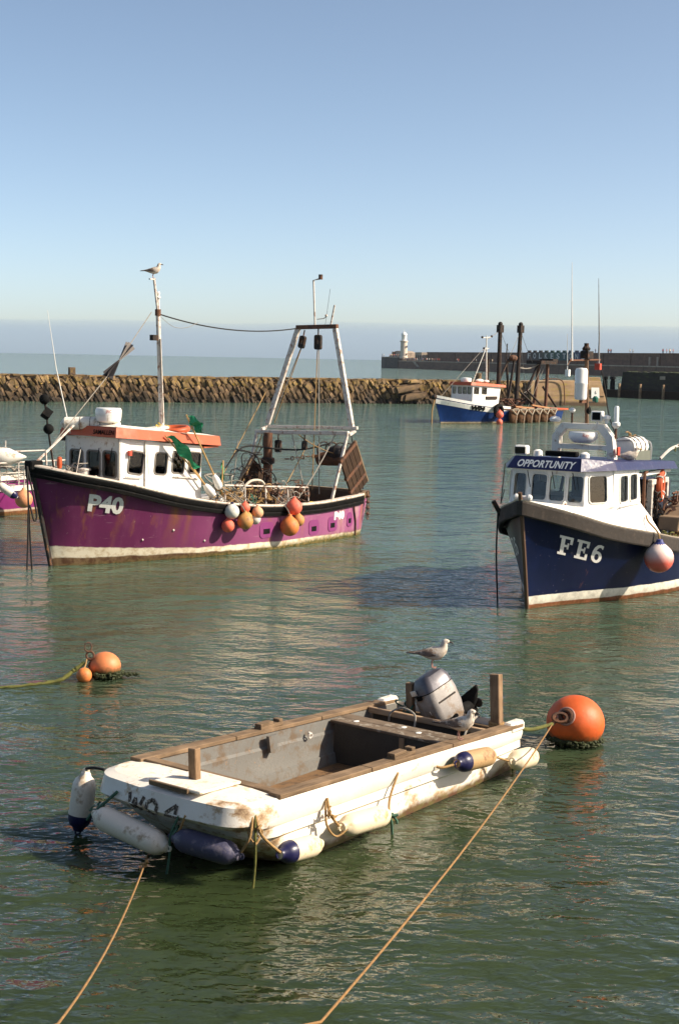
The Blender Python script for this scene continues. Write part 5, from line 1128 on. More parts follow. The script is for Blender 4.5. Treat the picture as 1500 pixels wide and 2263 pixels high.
for a, b, s_ in (((5.9,0,7.6),(7.6,0,6.8),.05), ((5.9,0,7.6),(4.3,0,5.4),.1), ((3.16,0,7.6),(4.9,0,5.0),.1), ((3.16,0,7.6),(1.4,0,5.0),.1), ((2.9,0,4.6),(.3,0,5.0),.35), ((.2,.2,4.9),(2.8,.3,2.4),.5), ((-.2,.2,4.9),(2.2,.3,1.2),.1), ((3.2,0,7.4),(2.0,0,1.5),0), ((5.9,0,7.2),(5.7,0,1.5),0)):
    MB().tube(sag(a, b, s_, 10), .022, 4).obj('wire_rope', MT['rope_grey'], wb)
MB().tube(sag((3.4,.1,4.55),(.5,.1,4.9),.25,10), .045, 5).obj('pale_hose', MT['rope_grey'], wb)
# row of scallop dredges hung along the side
DM = mat('rusty_chain_bag', (.15,.07,.028), .9, var=.5, scale=6, dirt=(.05,.03,.02), damt=.4, bump=.8, bscale=14)
for i in range(6):
    x = 6.75 - i*1.03; y = 2.28
    t = thing('scallop_dredge', 'rusty scallop dredge in the row hung along the side of W04', 'dredge', WF @ Matrix.Translation((x, y, .55)), 'scallop dredges hung along the blue dredger')
    mb = MB(); rows = []; rg = random.Random(i)
    for k, (z, w_, d_) in enumerate(((.5,.40,.12),(.35,.49,.24),(.05,.50,.30),(-.3,.46,.30),(-.55,.36,.24),(-.72,.18,.1))):
        rows.append([V(w_*math.cos(a)*rg.uniform(.9,1.08), (d_*math.sin(a)+.05)*rg.uniform(.85,1.1), z + rg.uniform(-.03,.03)) for a in [2*math.pi*j/14 for j in range(14)]])
    mb.loft(rows); mb.obj('chain_bag', DM, t, smooth=True, ang=60)
    mb = MB(); mb.tube([(-.48,.24,.52),(.48,.24,.52)], .045, 6); mb.tube([(-.44,.3,.52),(0,.42,.12),(.44,.3,.52)], .055, 6); mb.tube([(0,.42,.12),(.05,.40,-.2),(-.03,.36,-.66)], .03, 5); mb.tube([(-.44,.3,.52),(-.3,.34,.62),(.3,.34,.62),(.44,.3,.52)], .03, 5); mb.obj('tow_frame', mat('pale_dredge_steel', (.42,.35,.26), .7) if i == 0 else bpy.data.materials['pale_dredge_steel'], t)
for i, x in enumerate((2.4, 4.6)):
    mb = MB(); mb.beam((x-1.3,1.7,1.15),(x+1.2,1.75,1.42-.1*i), .18, .12); o = mb.obj('deck_plank', mat('orange_tan_plank', (.4,.2,.09), .8)); o.matrix_world = WF; tag(o, ['tan plank on the stern deck of W04 among the spars', 'tan plank amidships on W04 above the dredges'][i], 'plank')
o = MB().box(-1.2,.6,-1,2.05,0,.14).obj('orange_hatch', MT['orange']); o.matrix_world = WF @ Matrix.Translation((-.0,0,.98)); tag(o, 'orange hatch board at the stern of W04', 'hatch')
o = tangle(24, (0,0,.2), (2.2,1.2,.5), .05, 61, 6).obj('gear_heap', MT['rust']); o.matrix_world = WF @ Matrix.Translation((4.6,.4,1.2)); tag(o, 'rusty heap of wires and gear on the deck of W04', 'gear')
o = MB().torus((0,0,0), .42, .17, None, 20, 9).obj('tyre_fender', MT['black'], smooth=True); o.matrix_world = WF @ Matrix.Translation((8.55,2.22,1.02)) @ Matrix.Rotation(R(90),4,'X'); tag(o, 'black tyre fender hung on the side of W04', 'tyre')
for z, lab in ((.72,'upper coral ball fender below the tyre on W04'),(.12,'lower coral ball fender just above the water on W04')):
    o = pear(.32 if z > .5 else .26, None).obj('ball_fender', MT['ball_coral'], smooth=True); o.matrix_world = WF @ Matrix.Translation((8.75,2.5,z)); tag(o, lab, 'fender', 'coral fenders on W04')
rope('bow_line', [WF @ V(13.9,0,2.0), WF @ V(14.3,.1,1.0), WF @ V(14.35,.15,-.2)], .05, MT['rope_tan'], 'mooring line hanging from the bow of the blue dredger')
MB().ball((13.95,0,2.1), .22, 8, 6).obj('stem_head', D_, wb)

# ---------------------------------------------------------------- purple boat cut by the left edge
QF = frame((-8.84, 46.98, 0), -135)
qb = thing('fishing_boat', 'purple boat with white rail behind the bow of P40', 'fishing boat', QF)
qh = Hull([(0,1.35,.98,0,1.3), (1.5,1.5,.92,1.5,1.45), (3.5,1.55,.9,3.5,1.5), (6,1.5,1.05,6,1.35), (8.5,.9,1.5,8,.5), (9.5,.04,1.8,9.0,.02)], 24, 1.2)
qm = hull_mat('second_purple_hull', (.19,.022,.125), (.5,.38,.3), (.12,.035,.02), .2, .13, .6, rust=.6)
qh.mb.obj('hull', qm, qb, smooth=True, ang=50)
qh.rail([(-.05,-.14),(.05,-.14),(.06,.02),(-.05,.02)], 0).obj('white_rail', MT['white_worn'], qb)
qh.deck(lambda x, zs: zs-.35).obj('deck', MT['interior'], qb)
mb = MB()
for x in (0.3, 1.6, 2.9, 4.2): mb.tube([(x,1.3,.9),(x,1.3,1.62)], .025, 6)
mb.tube([(.3,1.3,1.62),(4.6,1.3,1.6)], .025, 6); mb.tube([(.3,1.3,1.3),(4.6,1.3,1.28)], .02, 6); mb.tube([(.3,-1.2,1.75),(4.6,-1.2,1.75)], .025, 6); mb.obj('guard_rail', MT['galv'], qb)
o = tangle(26, (0,0,0), (1.5,.4,.25), .018, 91, 7).obj('rope_heap', MT['rope_grey']); o.matrix_world = QF @ Matrix.Translation((2.6,1.0,1.18)); tag(o, 'heap of grey rope along the rail of the half hidden purple boat', 'rope')
o = MB().ball((0,0,0), .3, 12, 8, (1.3,.8,.7)).obj('blue_bag', MT['navy'], smooth=True); o.matrix_world = QF @ Matrix.Translation((2.0,1.1,1.2)); tag(o, 'dark blue bundle among ropes on the half hidden purple boat', 'bundle')
cb = thing('cone_float', 'large white float with a pointed end lying on the half hidden purple boat', 'float', Matrix.Translation((-10.35,43.9,1.78)) @ Matrix.Rotation(R(8),4,'Z'))
mb = MB(); mb.lathe([(.005,-1.0),(.12,-.75),(.26,-.3),(.28,-.1),(.27,.12),(.13,.4),(.03,.62),(.005,.64)], 18, Matrix.Rotation(R(90),4,'Y')); mb.obj('float_body', MT['white_worn'], cb, smooth=True)
mb = MB(); mb.box(-.2,.05,-.03,.03,.26,.3); mb.tube([(.0,0,.28),(.01,0,.5)], .02, 6); mb.tube([(-.2,0,-.25),(-.2,0,-.75)], .05, 6); mb.obj('float_stand', MT['galv'], cb)
def cyl_fender(name, m, L, r, mk, label, cap=None, group=None, ends=(1,1)):
    """inflatable cylinder fender along local x, eyes at both ends"""
    t = thing(name, label, 'fender', m, group)
    pr = [(-L/2-.05, .022), (-L/2-.035, .05), (-L/2, r*.5), (-L/2+.03, r*.78), (-L/2+.085, r*.96), (-L/2+.14, r)]
    prof = pr + [(-x, rr) for x, rr in reversed(pr)]
    MB().lathe([(rr, x) for x, rr in prof], 20, Matrix.Rotation(R(90),4,'Y')).obj('body', MT[mk], t, smooth=True)
    for s_ in (-1, 1):
        mb = MB(); mb.torus((s_*(L/2+.055),0,0), .026, .012, Matrix.Rotation(R(90),4,'X'), 12, 6); mb.obj('eye', MT[cap] if cap and s_ == -1 else MT[mk], t)
    if cap:
        MB().lathe([(rr*1.012+.001, x-.002) for x, rr in pr[1:]], 20, Matrix.Rotation(R(90),4,'Y')).obj('end_cap', MT[cap], t, smooth=True)
    return t
cyl_fender('cylinder_fender', Matrix.Translation((-9.97,42.55,.86)) @ Matrix.Rotation(R(4),4,'Z') @ Matrix.Rotation(R(180+35),4,'Y'), .62, .13, 'fender_white', 'white cylinder fender with navy end against the half hidden purple boat', 'navy')
o = pear(.27, None).obj('ball_fender', MT['ball_pale'], smooth=True); o.location = (-9.6,43.05,.56); tag(o, 'pale orange ball fender behind the bow line of the purple P40 boat', 'fender')
rope('fender_lanyard', [V(-9.6,43.05,.85), V(-9.63,43.3,1.1), V(-9.7,43.55,1.35)], .02, MT['rope_grey'], 'grey lanyard holding the pale orange ball fender')
# ---------------------------------------------------------------- gulls
def gull(m, label, pose='stand', juvenile=True, headback=False):
    """origin between the feet, facing +x; body length about 0.56 m"""
    t = thing('gull', label, 'gull', m)
    leg = .0 if pose == 'sit' else .125
    spine = [(-.20,.050,.016,.012),(-.15,.052,.038,.028),(-.08,.055,.066,.058),(.0,.058,.088,.086),(.07,.075,.086,.090),(.118,.112,.066,.070),(.135,.150,.054,.055),(.142,.180,.045,.046),(.150,.208,.043,.042),(.166,.222,.038,.036),(.190,.222,.025,.024),(.207,.216,.013,.013)]
    if headback: spine = [(x - max(0, z-.11)*.1, z, a, b) for x, z, a, b in spine]
    if pose == 'sit': spine = [(x, z*.86+.035, a, b) for x, z, a, b in spine]
    pts = [V(x, 0, z+leg) for x, z, a, b in spine]; rings = []
    for i, (x, z, a, b) in enumerate(spine):
        tg = (pts[min(i+1,len(pts)-1)] - pts[max(i-1,0)]).normalized(); up = V(-tg.z, 0, tg.x)
        rings.append([pts[i] + V(0,1,0)*a*math.cos(q) + up*b*math.sin(q) for q in [2*math.pi*k/14 for k in range(14)]])
    b = NB('gull_breast'); c = b.mix(b.ramp(b.noise(26, 4), .45, .7), (.62,.54,.45), (.30,.23,.17)); b.set(Base_Color=c, Roughness=.8)
    MB().loft(rings).obj('body', b.m, t, smooth=True, ang=80)
    wmat = mat('gull_wing', (.17,.12,.09) if juvenile else (.32,.32,.33), .8, var=.45, scale=22, dirt=(.5,.43,.36), damt=.3, dscale=30)
    for s_ in (1, -1):
        mb = MB(); rows = []
        for x, y, z0, z1 in ((.085,.050,.085,.118),(.05,.078,.045,.125),(-.02,.083,.03,.125),(-.10,.066,.035,.105),(-.17,.042,.045,.085),(-.25,.022,.050,.066),(-.30,.010,.055,.062)):
            if pose == 'sit': z0, z1 = z0*.86+.035, z1*.86+.035
            rows.append([V(x, s_*(y+.004), z0+leg), V(x, s_*(y+.010), (z0+z1)/2+leg), V(x, s_*(y*.72), z1+leg), V(x, s_*y*.35, z1+.004+leg), V(x, s_*y*.5, z0+.01+leg)])
        mb.loft(rows); mb.obj('wing', wmat, t, smooth=True, ang=70)
    mb = MB(); dz = .035 if pose == 'sit' else 0; mb.loft([[V(x, w_*k, z+leg+dz+h_) for k, h_ in ((-1,0),(1,0),(1,.012),(-1,.012))] for x, w_, z in ((-.16,.03,.045),(-.25,.032,.045),(-.33,.024,.043))]); mb.obj('tail', MT['flag_black'], t)
    hz = spine[-2][1] + leg; hx = spine[-1][0]
    MB().loft([[V(x, r_*math.cos(q), z + r_*1.2*math.sin(q)) for q in [2*math.pi*k/8 for k in range(8)]] for x, z, r_ in ((hx-.01,hz-.004,.0125),(hx+.03,hz-.010,.010),(hx+.046,hz-.018,.007),(hx+.052,hz-.026,.002))]).obj('bill', mat('gull_bill', (.05,.04,.035) if juvenile else (.5,.33,.06), .5), t, smooth=True)
    for s_ in (1, -1): MB().ball((hx-.028, s_*.026, hz+.012), .006, 8, 6).obj('eye', MT['black'], t)
    if leg:
        lm = mat('gull_leg', (.45,.25,.2), .6)
        for s_ in (1, -1):
            mb = MB(); mb.tube([(.01,s_*.028,leg+.0), (-.008,s_*.028,leg*.52), (.0,s_*.028,.008)], [.010,.0065,.006], 7)
            for k in (-.35, 0, .35): mb.tube([(.0,s_*.028,.007),(.05*math.cos(k),s_*.028+.05*math.sin(k),.004)], [.005,.003], 5)
            mb.add([V(.0,s_*.028,.005), V(.045,s_*.028-.016,.004), V(.05,s_*.028,.004), V(.045,s_*.028+.016,.004)], [(0,1,2,3)])
            mb.obj('leg', lm, t, smooth=True)
    return t
gull(PF @ Matrix.Translation((6.93,0,6.9)) @ Matrix.Rotation(R(128-4),4,'Z') @ Matrix.Scale(1.0,4), 'grey gull standing on the very top of the tall mast', juvenile=True)
gull(FF @ Matrix.Translation((6.55,.95,2.93)) @ Matrix.Rotation(R(121-10),4,'Z') @ Matrix.Scale(1.15,4), 'pale gull sitting on the navy roof beside the liferaft', 'sit', False)

# ---------------------------------------------------------------- the white dinghy
o2 = Vector((1.4597, 17.7796, 0)) + V(.799,-.602,0)*.06
DF = frame(o2, -127)
dg = thing('dinghy', 'battered white open dinghy with timber gunwales and faded number on its bow', 'dinghy', DF)
g = lambda x: .55 + .045*x
def outline(w_, xb, rc, zf, n=10, xs=-.02):
    pts = []
    half = [(xs, w_*.955), (xs+.5, w_*.985), (1.3, w_), (2.2, w_), (3.0, w_), (3.7, w_), (xb-rc-.25, w_*.995)]
    for i in range(n+1):
        a = R(90 - 78*i/n); half.append((xb - rc - .06 + rc*math.cos(a), w_ - rc + rc*math.sin(a)))
    half += [(xb-.02, w_*.28), (xb, 0)]
    full = half + [(x, -y) for x, y in reversed(half[:-1])]
    return [V(x, y, zf(x)) for x, y in full]
def lin(a, b): return lambda x: a + (b-a)*max(0, x)/5.3
def bowrise(z0, z1, x0=3.2): return lambda x: z0 + (z1-z0)*max(0, (x-x0)/(5.2-x0))**1.6
lv = [outline(.80, 4.3, .4, bowrise(-.16,-.02)), outline(.93, 4.72, .42, bowrise(-.02,.10)), outline(.965, 4.98, .34, lin(.15,.30)), outline(.958, 5.02, .34, lin(.235,.36)), outline(1.005, 5.12, .34, lin(.27,.40)), outline(.998, 5.2, .34, lin(.36,.50)), outline(1.018, 5.33, .35, lin(.385,.53)), outline(1.035, 5.40, .36, lambda x: g(x)-.20+.10*(1-min(1,max(0,(x-4.4)/.8)))), outline(1.03, 5.345, .36, lambda x: g(x)-.03), outline(.985, 5.24, .36, g)]
def dinghy_mat():
    b = NB('battered_white_dinghy'); sp = b.n('SeparateXYZ'); b.l(b.tc.outputs['Object'], sp.inputs[0]); z, x = sp.outputs[2], sp.outputs[0]
    c = b.mix(b.ramp(b.noise(2.5, 5), .35, .7), (.70,.64,.55), (.78,.745,.68))
    bow = b.ramp(x, 4.3, 5.2)
    st = b.noise(1, 7, .7, b.mapped((2.4,2.4,3.4), loc=(1,3,2)))
    k = b.math('ADD', st, b.math('MULTIPLY', bow, .12))
    low = b.math('ADD', k, b.ramp(z, .05, .45, .085, -.05))
    c = b.mix(b.ramp(low, .58, .66, 0, .9), c, (.40,.26,.13))
    c = b.mix(b.ramp(low, .665, .72, 0, .95), c, (.21,.125,.07))
    c = b.mix(b.ramp(b.noise(19, 7, .75), .66, .69, 0, .85), c, (.26,.18,.12))
    sk = b.noise(1, 6, .7, b.mapped((1.1,1.1,16), loc=(2,2,2)))
    c = b.mix(b.math('MULTIPLY', b.ramp(sk, .63, .68), b.ramp(z, .2, .5, .9, .35)), c, (.45,.30,.17))
    wl = b.math('ADD', z, b.math('MULTIPLY', b.noise(4, 6, .7), -.18))
    c = b.mix(b.ramp(wl, -.05, .03, 1, 0), c, b.mix(b.ramp(b.noise(9, 5), .4, .6), (.10,.045,.022), (.12,.10,.03)))
    b.set(Base_Color=c, Roughness=.55); b.bump(b.noise(14, 6, .65), .3, .012); return b.m
DM_ = dinghy_mat()
mb = MB(); mb.loft(lv, closed=True, cap0=True, cap1=False); mb.obj('hull', DM_, dg, smooth=True, ang=28)
# foredeck
x_c = 4.60
top = [p for p in lv[-1] if p.x >= x_c-.02]
ys = [p for p in top if p.y > 0]; edge = [V(x_c, .985, g(x_c))] + top + [V(x_c, -.985, g(x_c))]
mb = MB(); cen = V(4.9, 0, g(4.9)+.03); vs = [p - V(0,0,.002) for p in edge]
mid = [p.lerp(V(max(x_c, min(p.x,5.0)), p.y*.4, g(p.x)+.028), .6) for p in edge]
mb.loft([vs, mid], closed=False); n0 = len(mid); mb.add(mid, [tuple(range(n0))])
deck_m = mat('chalky_deck_paint', (.74,.68,.58), .7, var=.07, dirt=(.5,.36,.22), damt=.22, dscale=6, bump=.3, bscale=30, wear=(.42,.28,.16), wamt=.12)
mb.obj('foredeck', deck_m, dg, smooth=True, ang=60)
mb = MB(); mb.boxm((.60,.62,.03), Matrix.Translation((4.97,.17,g(4.97)+.045)) @ Matrix.Rotation(R(-2.6),4,'Y')); mb.obj('deck_pad', deck_m, dg, bevel=.008)
mb = MB(); mb.boxm((.03,.52,.05), Matrix.Translation((5.285,.08,g(5.3)+.035))); mb.obj('pad_strip', MT['woody'], dg, bevel=.006)
mb = MB(); mb.boxm((.085,.10,.34), Matrix.Translation((4.94,.10,g(4.94)+.20)) @ Matrix.Rotation(R(2),4,'X')); mb.obj('bow_post', MT['woodz'], dg, bevel=.008)
def strip_letters(txt, strokes): pass
# hand painted, flaking number on the bow
def painted(mk):
    b = NB(mk); f = b.ramp(b.noise(30, 7, .75), .52, .62); c = b.mix(f, (.05,.035,.025), (.50,.42,.33)); b.set(Base_Color=c, Roughness=.8); return b.m
lb_m = painted('flaking_black_paint')
dbvh = BVHTree.FromPolygons([tuple(v) for r in lv for v in r], [(i*len(lv[0])+k, i*len(lv[0])+(k+1) % len(lv[0]), (i+1)*len(lv[0])+(k+1) % len(lv[0]), (i+1)*len(lv[0])+k) for i in range(len(lv)-1) for k in range(len(lv[0]))])
def bow_pt(y, z):
    h = dbvh.ray_cast(V(7, y, z), V(-1,0,0)); return (h[0] + V(.006,0,0)) if h[0] else V(5.3, y, z)
GL_ = {'W': [[(0,1),(.22,0),(.42,.8),(.62,0),(.9,1)]], '0': [[(.4,1),(.1,.75),(.08,.3),(.35,0),(.65,.25),(.68,.7),(.4,1)]], '4': [[(.62,0),(.62,1),(.05,.35),(.85,.35)]]}
y0 = -.39
for ch in 'W04':
    mb = MB()
    for stt in GL_[ch]:
        pts = [V(p[0], p[1], 0) for p in stt]; pts = [pts[0]] + [pts[i].lerp(pts[i+1], k/4) for i in range(len(pts)-1) for k in range(1,5)]
        P3 = [bow_pt(y0 + p.x*.24, .53 + p.y*.16) for p in pts]
        for a, b_ in zip(P3, P3[1:]):
            d = (b_-a); 
            if d.length < 1e-4: continue
            s_ = d.normalized().cross(V(1,0,.15)).normalized()*.02; mb.add([a - s_, b_ - s_, b_ + s_, a + s_], [(0,1,2,3)])
    y0 += .25; mb.obj('painted_digit', lb_m, dg, fix=False)
# gunwales, coaming, lining, floor
for s_ in (1, -1):
    xs_ = [(.62,1.0),(2.2,3.0)]
    for a, b_ in ((.02,1.62),(1.63,3.2),(3.21,x_c+.12)):
        mb = MB(); mb.loft([[V(x, s_*(yy), g(x)+zz) for yy, zz in ((.865,-.012),(1.022,-.012),(1.022,.036),(.865,.036))] for x in (a, (a+b_)/2, b_)]); mb.obj('gunwale_plank', MT['wood'], dg, bevel=.006)
mb = MB(); mb.loft([[V(x, y, g(x)+z) for x, z in ((x_c-.06,-.02),(x_c+.075,-.02),(x_c+.075,.032),(x_c-.06,.032))] for y in (-.862, .862)]); mb.obj('coaming_plank', MT['woody'], dg, bevel=.006)
mb = MB(); mb.loft([[V(x_c-.062, y, z) for z in (.08, g(x_c)-.025)] for y in (-.86,.86)], closed=False); mb.obj('bow_bulkhead', MT['grey'], dg)
lining = mat('grey_dinghy_lining', (.15,.145,.132), .75, var=.14, scale=4, dirt=(.12,.085,.055), damt=.35, dscale=5, bump=.25, wear=(.26,.15,.08), wamt=.06)
for s_ in (1, -1):
    mb = MB(); mb.loft([[V(x, s_*y, z) for y, z in ((.866, g(x)-.014), (.862, g(x)-.16), (.842, g(x)-.19), (.842, g(x)-.30), (.80, .20), (.775,.19), (.755,.06))] for x in (.03, .7, 1.5, 2.5, 3.5, x_c-.06)], closed=False); mb.obj('side_lining', lining, dg, smooth=True, ang=25)
    mb = MB(); mb.plate([(0,0),(.16,0),(.12,-.2),(.05,-.22),(0,-.16)], [], .04, (2.6,s_*.80,g(2.6)-.012), V(1,0,0), V(0,0,1)); mb.obj('knee', lining, dg)
    mb = MB()
    for k in range(2): mb.beam((2.3+.12*k, s_*.93, g(2.5)+.05), (2.72+.05*k, s_*.93, g(2.5)+.05), .12-.03*k, .045)
    mb = MB(); mb.box(2.35,2.75,s_*.94-.055,s_*.94+.055,g(2.5)+.034,g(2.5)+.075); mb.box(2.35,2.42,s_*.94-.05,s_*.94+.05,g(2.5)+.075,g(2.5)+.11); mb.box(2.52,2.75,s_*.94-.05,s_*.94+.05,g(2.5)+.075,g(2.5)+.11); mb.obj('rowlock_block', MT['wood'], dg, bevel=.005)
for x, y in ((1.95,-.79),(1.15,-.8)): mb = MB(); mb.torus((x,y,g(x)-.14), .03, .011, Matrix.Rotation(R(80),4,'X'), 12, 6); mb.ball((x,y-.02,g(x)-.11),.018,8,6); mb.obj('lashing_ring', MT['galv'], dg)
for i in range(8): MB().box(.1, x_c-.07, -.752+i*.188+.003, -.752+(i+1)*.188-.003, .04, .068 + .003*(i % 2)).obj('floor_plank', mat('wet_floor_timber', (.20,.115,.055), .6, var=.3, dirt=(.07,.045,.03), damt=.4) if i == 0 else bpy.data.materials['wet_floor_timber'], dg)
dk_panel = mat('dark_thwart_panel', (.05,.042,.033), .8, var=.25)
mb = MB(); mb.box(1.44,1.47,-.80,.80,.07,g(1.4)-.045); mb.obj('thwart_panel', dk_panel, dg)
MB().box(1.472,1.49,.18,.25,.2,g(1.4)-.06).obj('panel_batten', MT['woodz'], dg)
for a, b_ in ((1.10,1.285),(1.29,1.49)): mb = MB(); mb.box(a, b_, -.845, .845, g(1.3)-.045, g(1.3)-.012); mb.obj('thwart_plank', wood('grey_brown_thwart', (.17,.125,.085), (.09,.065,.045), 'Y', wear=(.28,.24,.19)) if a < 1.2 else bpy.data.materials['grey_brown_thwart'], dg, bevel=.006)
mb = MB(); mb.beam((.66,-.86,g(.66)-.01),(.66,.86,g(.66)-.01), .055, .075); mb.obj('splash_beam', wood('pale_beam', (.42,.29,.18), (.24,.15,.09), 'Y'), dg, bevel=.008)
MB().box(.60,.63,-.82,.82,.07,g(.6)-.05).obj('splash_bulkhead', dk_panel, dg)
mb = MB(); mb.box(-.0,.06,-.93,.93,.0,.47); mb.obj('transom', MT['woody'], dg, bevel=.01)
mb = MB(); mb.box(.0,.62,-.86,-.45,.40,.44); mb.box(.0,.62,.45,.86,.40,.44); mb.obj('well_side', MT['wood'], dg)
for s_ in (1,-1): mb = MB(); mb.box(-.03,.30,s_*.945-.075,s_*.945+.075,g(0)-.06,g(0)+.07); mb.obj('quarter_knee', MT['white_worn'], dg, bevel=.03)
mb = MB(); mb.boxm((.10,.13,.72), Matrix.Translation((.28,.78,.84)) @ Matrix.Rotation(R(6),4,'X') @ Matrix.Rotation(R(-5),4,'Y')); mb.obj('stern_post', MT['woodz'], dg, bevel=.008)
mb = MB(); mb.boxm((.08,.10,.46), Matrix.Translation((.30,-.47,.68)) @ Matrix.Rotation(R(4),4,'X')); mb.obj('stern_post', MT['woodz'], dg, bevel=.008)
mb = MB(); mb.torus((.28,.79,.6), .09, .02, None, 14, 6, (.8,1,1)); mb.torus((.28,.79,.57), .09, .02, None, 14, 6, (.8,1,1)); mb.obj('post_lashing', MT['rope_tan'], dg)
for p in ((1.3,.33,.0),(1.2,.05,0),(1.35,-.55,0)): MB().ball((p[0],p[1],g(1.3)-.008), .035, 10, 5, (1.3,1,.14)).obj('splash_mark', MT['white'], dg)
o = tangle(7, (0,0,0), (.12,.12,.07), .012, 14).obj('twine_knot', MT['rope_green']); o.matrix_world = DF @ Matrix.Translation((.32,-.5,.6)); tag(o, 'knot of dark green twine at the shorter stern post', 'twine')
# outboard motor tilted up
OB = DF @ Matrix.Translation((.02,-.10,.52)) @ Matrix.Rotation(R(52),4,'Y') @ Matrix.Rotation(R(-14),4,'X')
om = thing('outboard_motor', 'grey silver outboard motor tilted up on the dinghy transom', 'outboard motor', DF @ Matrix.Translation((.06,-.12,.42)))
cm_ = mat('dull_silver_cowl', (.27,.25,.235), .5, .15, var=.25, scale=7, dirt=(.17,.11,.06), damt=.38, dscale=5); ct_ = mat('dark_silver_cowl_top', (.10,.095,.11), .4, .3, var=.2)
def csec(w_, d_, z, ox_=0.): return [V(ox_ + x, y, z) for x, y in rrect(-d_/2, -w_/2, d_/2, w_/2, min(w_, d_)*.32, 4)]
tilt = Matrix.Translation((.03,.10,.04)) @ Matrix.Rotation(R(25),4,'X') @ Matrix.Rotation(R(14),4,'Y') @ Matrix.Rotation(R(-18),4,'Z') @ Matrix.Diagonal((1.0,1.12,1.1,1))
def tl(r): return [tilt @ p for p in r]
MB().loft([tl(csec(.22,.34,-.06,.02)), tl(csec(.30,.46,.02,.02)), tl(csec(.335,.52,.16,.01)), tl(csec(.34,.52,.34,0)), tl(csec(.325,.49,.415,-.01))]).obj('cowl', cm_, om, smooth=True, ang=40)
MB().loft([tl(csec(.328,.493,.418,-.01)), tl(csec(.31,.46,.50,-.02)), tl(csec(.24,.36,.575,-.03)), tl(csec(.12,.2,.598,-.03))]).obj('cowl_top', ct_, om, smooth=True, ang=40)
MB().loft([tl(csec(.334,.50,.412,-.008)), tl(csec(.334,.50,.421,-.008))]).obj('cowl_seam', MT['black'], om)
for s_ in (1,-1): mb = MB(); mb.boxm((.30,.012,.02), tilt @ Matrix.Translation((.0,s_*.17,.27))); mb.obj('cowl_stripe', MT['dark'], om)
mb = MB(); mb.boxm((.03,.07,.05), tilt @ Matrix.Translation((.255,.0,.40))); mb.obj('cowl_latch', MT['black'], om)
for (u0, z0, w_, h_, ax_) in ((.26,.20,.10,.05,'f'),(.245,.47,.09,.06,'f')):
    mb = MB(); mb.boxm((.012,w_,h_), tilt @ Matrix.Translation((u0,.03 if z0 < .3 else -.07,z0))); mb.obj('decal', MT['white_worn'], om)
MB().loft([tl(csec(.20,.30,-.10,.0)), tl(csec(.16,.24,-.05,.02))]).obj('cowl_base', MT['black'], om)
# leg swung up behind: midsection, cavitation plate, gearcase, skeg and propeller
L0 = V(-.08,.06,.06); L1 = V(-.56,.06,.12)
MB().tube([L0, L0.lerp(L1,.4), L1], [.11,.095,.075], 12, flat=.75).obj('midsection', MT['black'], om, smooth=True)
MB().tube([L1+V(-.02,-.06,-.14), L1+V(0,-.03,-.04), L1+V(.0,.04,.10), L1+V(.0,.08,.2)], [.02,.06,.055,.015], 10).obj('gearcase', MT['black'], om, smooth=True)
MB().plate([(-.10,.10),(.07,.08),(.17,.34),(.145,.41),(-.09,.20)], [], .03, V(-.52,0,0), V(0,1,0), V(0,0,1)).obj('skeg', MT['black'], om)
MB().plate([(-.12,-.02),(.12,-.06),(.10,.02),(-.12,.06)], [], .22, V(-.34,.06,.06), V(0,1,0), V(0,0,1)).obj('cavitation_plate', MT['black'], om)
for k in range(3):
    a = k*2.094+.4; MB().ball(L1 + V(-.02,.0,0) + V(-.06,.07*math.cos(a),.07*math.sin(a)), .07, 8, 6, (.22,.9,.9)).obj('propeller_blade', MT['dark'], om, smooth=True)
mb = MB(); mb.box(-.1,.08,-.13,.13,-.06,.06); mb.tube([(.08,-.07,.05),(.14,-.07,-.14)], .022, 6); mb.tube([(.08,.07,.05),(.14,.07,-.14)], .022, 6); mb.obj('clamp_bracket', MT['dark'], om)
mb = MB(); mb.tube([(.12,.22,.10),(.33,.40,.21)], [.022,.027], 8); mb.obj('tiller_handle', MT['black'], om, smooth=True)
o = MB().tube(smooth_path([(0,-.30,0),(.02,-.26,.12),(0,-.1,.2),(0,.08,.15),(.05,.12,.02),(.1,.1,-.12)]), .013, 6).obj('fuel_hose', MT['rope_grey'], smooth=True); o.matrix_world = DF @ Matrix.Translation((.70,-.22,.48)); tag(o, 'pale fuel hose looped over the beam below the outboard motor', 'hose')
o = MB().tube(smooth_path([(-.3,-.05,.07),(-.12,0,.1),(.1,.02,.0),(.2,.03,-.12)]), .014, 6).obj('steering_line', MT['rope_grey'], smooth=True); o.matrix_world = DF @ Matrix.Translation((.62,.62,.58)); tag(o, 'pale line running from the tall stern post into the dinghy', 'rope')
gull(DF @ Matrix.Translation((.03,-.33,1.08)) @ Matrix.Rotation(R(127-12),4,'Z') @ Matrix.Scale(1.02,4), 'brown mottled gull standing on top of the outboard motor', juvenile=True)
gull(DF @ Matrix.Translation((1.38,.94,g(1.4)+.037)) @ Matrix.Rotation(R(127-22),4,'Z') @ Matrix.Scale(.98,4), 'pale headed gull standing on the dinghy gunwale below the motor', juvenile=True, headback=True)
